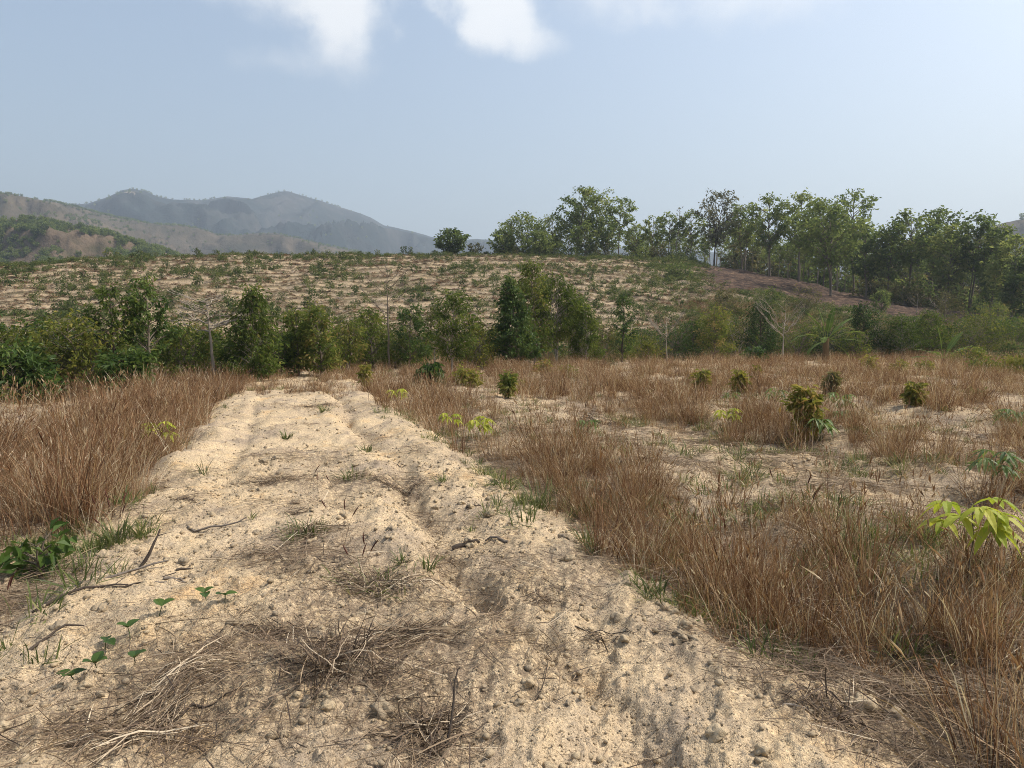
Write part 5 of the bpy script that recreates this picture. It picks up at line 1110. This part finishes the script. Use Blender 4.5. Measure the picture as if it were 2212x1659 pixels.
TUFTS = [(1162, 1090, .30, 110, 'largest green grass tuft on the right edge of the track'), (1125, 1092, .17, 60, 'low green tuft just left of the largest tuft'),
         (1075, 1108, .17, 26, 'thin dark green tuft left of the largest tuft'), (1066, 1062, .12, 34, 'small round green tuft right of the rut'), (955, 1062, .13, 30, 'small green tuft left of the rut'),
         (1268, 1182, .21, 75, 'green tuft alone on the right half of the track'), (1278, 1205, .12, 45, 'low sprawling tuft below the lone green tuft'),
         (1672, 1382, .15, 46, 'small green tuft near the front right'), (634, 1192, .13, 40, 'green tuft at the left foot of the leaning straw clump'),
         (868, 1250, .11, 30, 'small tuft at the top right of the reddish mat'), (925, 1250, .12, 34, 'green tuft right of the reddish mat'), (1020, 1158, .09, 12, 'tiny bright green sprout left of the rut'),
         (1108, 1140, .08, 16, 'tiny sprout right of the rut'), (1020, 1062, .09, 14, 'tiny sprout beside the small round tuft'), (330, 1060, .14, 40, 'green tuft at the base of the left grass strip'),
         (440, 1040, .22, 26, 'thin blue-green tuft on the left of the track'), (620, 958, .16, 40, 'low green tuft on the far left of the track'), (790, 990, .14, 40, 'green tuft right of the far rut'),
         (250, 1185, .22, 120, 'spreading green clump left of the track'), (305, 1165, .18, 90, 'green clump with long blades beside the spreading clump'), (210, 1200, .16, 80, 'low green clump under the spreading clump'),
         (545, 1148, .10, 12, 'small broad-bladed sprout in the left of the track'), (1330, 1085, .16, 70, 'green tuft in the fringe right of the largest tuft'), (1420, 1090, .18, 80, 'bright green tuft under the right dry strip'),
         (1560, 1215, .20, 70, 'long-bladed green tuft at the edge of the right dry strip'), (1700, 1262, .16, 60, 'green blades below the right dry strip'), (700, 905, .2, 60, 'far green tuft near the track end')]
for i, (px, py, h, n, lab) in enumerate(TUFTS):
    rng = new_rng(4200 + i); B = spot(px, py); g = green_tuft(rng, n, h, h * .4, .5, w=.0032 if py > 1000 else .005, tint=(.5, .18)); tag(obj('grass_tuft', g.mesh('grass_tuft', M['green']), None, B), lab, 'grass tuft', 'green grass tufts on the track')

# broad-leaved seedlings with three leaflets
SEED = [(448, 1335, .10, 3, 'three-leaved seedling, topmost of the seedling row'), (487, 1345, .07, 2, 'paired round leaves right of the topmost seedling'), (345, 1368, .11, 2, 'upright two-leaved seedling in the row'),
        (282, 1405, .10, 3, 'largest three-leaved seedling in the middle of the row'), (228, 1418, .08, 2, 'small two-leaved seedling left of the largest'), (213, 1462, .09, 3, 'dark three-leaved seedling, second from the bottom'),
        (292, 1462, .07, 2, 'bright cupped seedling below the largest'), (163, 1478, .08, 3, 'bottom seedling of the row')]
for i, (px, py, h, n, lab) in enumerate(SEED):
    rng = new_rng(4300 + i); B = spot(px, py); t = thing('vine_seedling', lab, 'seedling', B, 0); P = trunk_line(rng, h * .6, (rng.normal(0, .2), rng.normal(0, .2)), 5, .03)
    g = Geo(); g.add(*tubes(P[None], np.full((1, 5), .0022), 5)); obj('stem', g.mesh('stem', M['seedling'], True), t)
    a0 = rng.uniform(0, 6.28)
    for j in range(n):
        a = a0 + j * (2 * pi / max(n, 3)) + rng.normal(0, .2); g = Geo(); leaflet(g, P[-1], np.array([cos(a), sin(a), rng.uniform(.1, .9)]), UP, rng.uniform(.066, .088), rng.uniform(.05, .062), rng.uniform(.3, .7), .25); obj('leaf', g.mesh('leaf', M['seedling']), t)

# sticks, roots and dead wood
STICKS = [(305, 1235, .34, 52, .016, .5, 'dark upright snag of dead wood on the left of the track', 'char', .75), (165, 1290, .62, 48, .013, .3, 'bleached forked dead branch at the left edge', 'dead', .12), (90, 1330, .5, 40, .012, .3, 'dark dead branch below the bleached one', 'char', .1),
          (360, 1275, .16, 20, .010, .2, 'short thick stick right of the dark snag', 'dead', .05), (420, 1158, .45, 8, .011, .5, 'curved grey root on the upper left of the track', 'dead', .12), (240, 1290, .42, 42, .008, .2, 'long thin dark stick on the left slope', 'char', .05),
          (200, 1295, .12, 25, .012, .2, 'short dark chip on the left slope', 'char', .03), (345, 1285, .22, 32, .007, .2, 'thin twig left of the seedling row', 'dead', .1), (385, 1240, .10, 15, .011, .1, 'small dark bark piece', 'char', .02),
          (700, 1225, .14, 100, .004, .2, 'thin dark twig standing in the reddish mat', 'char', .9), (985, 1192, .20, 12, .024, .15, 'thick dark dead root stub beside the rut', 'char', .10), (1092, 1190, .18, 160, .014, .3, 'pointed brown wood scrap right of the rut', 'dead', .08),
          (1585, 1318, .55, -32, .006, .2, 'long thin twig along the right of the track', 'char', .04), (1255, 1378, .34, -30, .004, .2, 'thin twig in the rut, centre right', 'char', .05), (1150, 1545, .28, 62, .004, .3, 'bent dark twig near the front centre', 'char', .5),
          (1900, 1545, .16, 25, .008, .2, 'pale split stick in the front right twiggy clump', 'pale', .12), (1690, 1565, .14, -15, .007, .1, 'whitish stick left of the twiggy clump', 'pale', .05), (1700, 1440, .16, 100, .005, .3, 'dark twig pointing down in the front right', 'char', .05),
          (680, 1245, .22, -12, .005, .2, 'thin flat stick above the reddish mat', 'char', .04), (960, 1655, .34, 70, .007, .3, 'dark stem rising from the bottom-edge straw', 'char', .8), (390, 1580, .30, 35, .006, .3, 'straight dark stick in the front left straw', 'char', .1),
          (1010, 1108, .16, 40, .012, .2, 'small dark wood piece on the right of the rut', 'char', .15), (860, 1010, .14, 60, .010, .2, 'small dark wood piece left of the far rut', 'char', .15), (60, 1420, .3, 55, .010, .4, 'dark curled dead root at the left edge', 'char', .2)]
for i, (px, py, L, ang, rad, bend, lab, m_, rise) in enumerate(STICKS):
    rng = new_rng(4400 + i); B = spot(px, py); k = 8; s = np.linspace(0, 1, k); a = radians(ang)
    P = np.stack([cos(a) * L * (s - .1), sin(a) * L * (s - .1), np.zeros(k)], 1) + rng.normal(0, .02 * L, (k, 3)) * np.array([1, 1, 0]); lat = bend * L * (s - s ** 2) * rng.choice([-1, 1])
    P[:, 0] -= sin(a) * lat; P[:, 1] += cos(a) * lat
    if rise > .4: P[:, :2] *= (1 - rise * .75)
    Q = drape(P, B[0], B[1], 0)
    if rise > .4: Q[:, 2] = B[2] - .03 + rise * L * s
    else: Q[:, 2] += rad * .5 + rise * L * s ** 2 * .6
    R = rad * (1 - .6 * s) * (1 + rng.normal(0, .10, k)); R[0] *= .9
    g = Geo(); g.add(*tubes((Q - B)[None], R[None], 7))
    for e in (0, k - 1): 
        n0 = len(np.concatenate(g.V)); ring_i = np.arange(7) + e * 7
        V = np.concatenate(g.V)[ring_i]; g.add(np.concatenate([V, V.mean(0, keepdims=True)]), np.array([[j, (j + 1) % 7, 7] for j in range(7)]))
    t = thing('stick', lab, 'stick', B, 0); obj('stem', g.mesh('stem', M[m_], True), t)
    for j in range(rng.integers(1, 4) if L > .25 and rad > .005 else 0):
        q = rng.integers(3, 7); aa = a + rng.choice([-1, 1]) * rng.uniform(.5, 1.0); l2 = L * rng.uniform(.15, .35); e = np.linspace(0, 1, 4)
        T = (Q - B)[q] + np.stack([cos(aa) * l2 * e, sin(aa) * l2 * e, .25 * l2 * e], 1); g = Geo(); g.add(*tubes(T[None], (R[q] * .6 * (1 - .7 * e))[None], 5)); obj('side_twig', g.mesh('side_twig', M[m_], True), t)

# purple-brown seed spikes
for i, (px, py, n, hh, lab) in enumerate([(262, 1175, 6, .34, 'cluster of dark seed spikes over the left green clump'), (688, 1085, 3, .22, 'three purple seed spikes in the middle of the track'), (750, 1200, 3, .24, 'seed spikes beside the leaning straw clump'),
                                         (790, 1290, 4, .26, 'reddish seed spikes in the reddish mat'), (20, 1340, 3, .3, 'seed spikes at the left edge'), (1980, 1010, 3, .3, 'seed spikes on the right sand bank'), (1740, 1180, 4, .4, 'purple seed spikes in the right dry strip')]):
    rng = new_rng(4500 + i); B = spot(px, py); t = thing('seed_spike_grass', lab, 'seed grass', B, 0)
    for j in range(n):
        b = rng.normal(0, .07, 2); ln = np.array([rng.normal(0, .25), rng.normal(0, .2)]); P = trunk_line(rng, hh * rng.uniform(.6, 1.1), ln, 6, .02); P[:, :2] += b
        zb = gz(B[0] + b[0], B[1] + b[1]) - B[2]; P[:, 2] += zb
        g = Geo(); g.add(*tubes(P[None], np.full((1, 6), .0012), 4)); st = obj('stalk', g.mesh('stalk', M['straw'], True), t)
        E = P[-1]; D = nrm((P[-1] - P[-2])[None])[0]; s = np.linspace(0, 1, 7); Q = E + D * (.075 * s)[:, None] + np.array([.012, 0, 0]) * (s ** 2)[:, None]
        g = Geo(); g.add(*tubes(Q[None], (.0048 * np.sin(pi * (.12 + .8 * s)) ** .6)[None], 6), tint=.4); obj('seed_head', g.mesh('seed_head', M['spike'], True), st)

# soil clods large enough to pick out
CL = [clod_mesh('soil_clod', 4600 + i, 3, .42, .70) for i in range(9)]
BIG = [(398, 1228, .055, 'grey rough clod on the left of the track, upper'), (1485, 1205, .075, 'largest pale clod at the foot of the right dry strip'), (1460, 1222, .045, 'clod left of the largest pale clod'), (1520, 1262, .06, 'dark clod by the right strip edge'),
       (1580, 1275, .055, 'grey clod group member under the flattened stems'), (1640, 1300, .06, 'pale grey clod at the flattened stems'), (1498, 1420, .05, 'right one of three pale clods on the right of the track'), (1478, 1420, .04, 'middle one of three pale clods on the right of the track'), (1462, 1421, .032, 'left one of three pale clods on the right of the track'),
       (1140, 1520, .05, 'cream clod near the front centre'), (1250, 1493, .045, 'flat grey clod near the front centre right'), (830, 1580, .065, 'cream clod below the largest dead clump'), (728, 1435, .045, 'cream clod on top of the largest dead clump'),
       (1330, 1365, .05, 'crumbly clod in the mid right of the track'), (1440, 1335, .055, 'dark crumbly clod pile, upper'), (1425, 1325, .04, 'dark crumbly clod beside the pile'), (1230, 1225, .05, 'grey clod below the lone green tuft'), (1140, 1095, .04, 'small clod under the largest green tuft'),
       (570, 1017, .06, 'dark clod left of the flattened mat'), (1545, 1640, .06, 'orange-brown clod at the bottom edge right'), (1940, 1535, .07, 'dark cracked clod near the right front'), (1860, 1520, .09, 'cracked grey earth lump right of the twiggy clump'), (2040, 1560, .05, 'grey clod in the right front corner'),
       (710, 1590, .04, 'small clod left of the cream clod'), (1045, 1080, .045, 'brown clod on the rut edge'), (880, 1062, .05, 'grey clod in the dark mat'), (1060, 1130, .08, 'dark earth lump in the rut'), (130, 1380, .05, 'cream clod at the left edge by the dead root'), (1190, 1300, .045, 'clod right of the thick root stub')]
rng = new_rng(4700)
for i, (px, py, s, lab) in enumerate(BIG):
    B = spot(px, py); tag(obj('soil_clod', CL[i % 9], None, B + np.array([0, 0, s * .12]), (rng.normal(0, .2), rng.normal(0, .2), rng.uniform(0, 6.28)), s * .72), lab, 'clod')
c = 0
while c < 190:
    r = rng.uniform(2.0, 9.5); a = radians(rng.uniform(-38, 38)); x, y = sin(a) * r, cos(a) * r; u = uu(x, y)
    if u < -1.3 or u > 2.45 or rng.uniform() > crumb_dens(np.array([x]), np.array([y]))[0]: continue
    c += 1; s = .009 + .018 * rng.uniform() ** 2.0 + .0018 * r
    side = 'left of the rut' if u < RUT(y) else 'right of the rut'; dist = 'near' if r < 4 else ('middle' if r < 6.5 else 'far')
    tag(obj('soil_clod', CL[c % 9], None, (x, y, gz(x, y) + s * .12), (rng.normal(0, .3), rng.normal(0, .3), rng.uniform(0, 6.28)), s), 'small loose soil clod on the %s track %s' % (dist, side), 'clod', 'small clods, %s track %s' % (dist, side))
# ------------------------------------------------------------------ the hazy air
def box(name, x0, x1, y0, y1, z0, z1, m):
    V = [(x, y, z) for x in (x0, x1) for y in (y0, y1) for z in (z0, z1)]
    Fq = [(0, 1, 3, 2), (4, 6, 7, 5), (0, 4, 5, 1), (2, 3, 7, 6), (0, 2, 6, 4), (1, 5, 7, 3)]
    return obj(name, mesh_np(name, V, [np.array(Fq)], m))
hm = bpy.data.materials.new('hazy_air'); hm.use_nodes = True; hn = hm.node_tree; hn.nodes.clear()
ho = hn.nodes.new('ShaderNodeOutputMaterial'); pv = hn.nodes.new('ShaderNodeVolumePrincipled')
pv.inputs['Color'].default_value = (.72, .85, 1.0, 1); pv.inputs['Density'].default_value = HAZE; pv.inputs['Anisotropy'].default_value = .25
hn.links.new(pv.outputs[0], ho.inputs['Volume'])
tag(box('haze', -9500, 9500, -9500, 9500, -60, 640, hm), 'thin blue haze hanging over the valley', None, None, 'stuff')
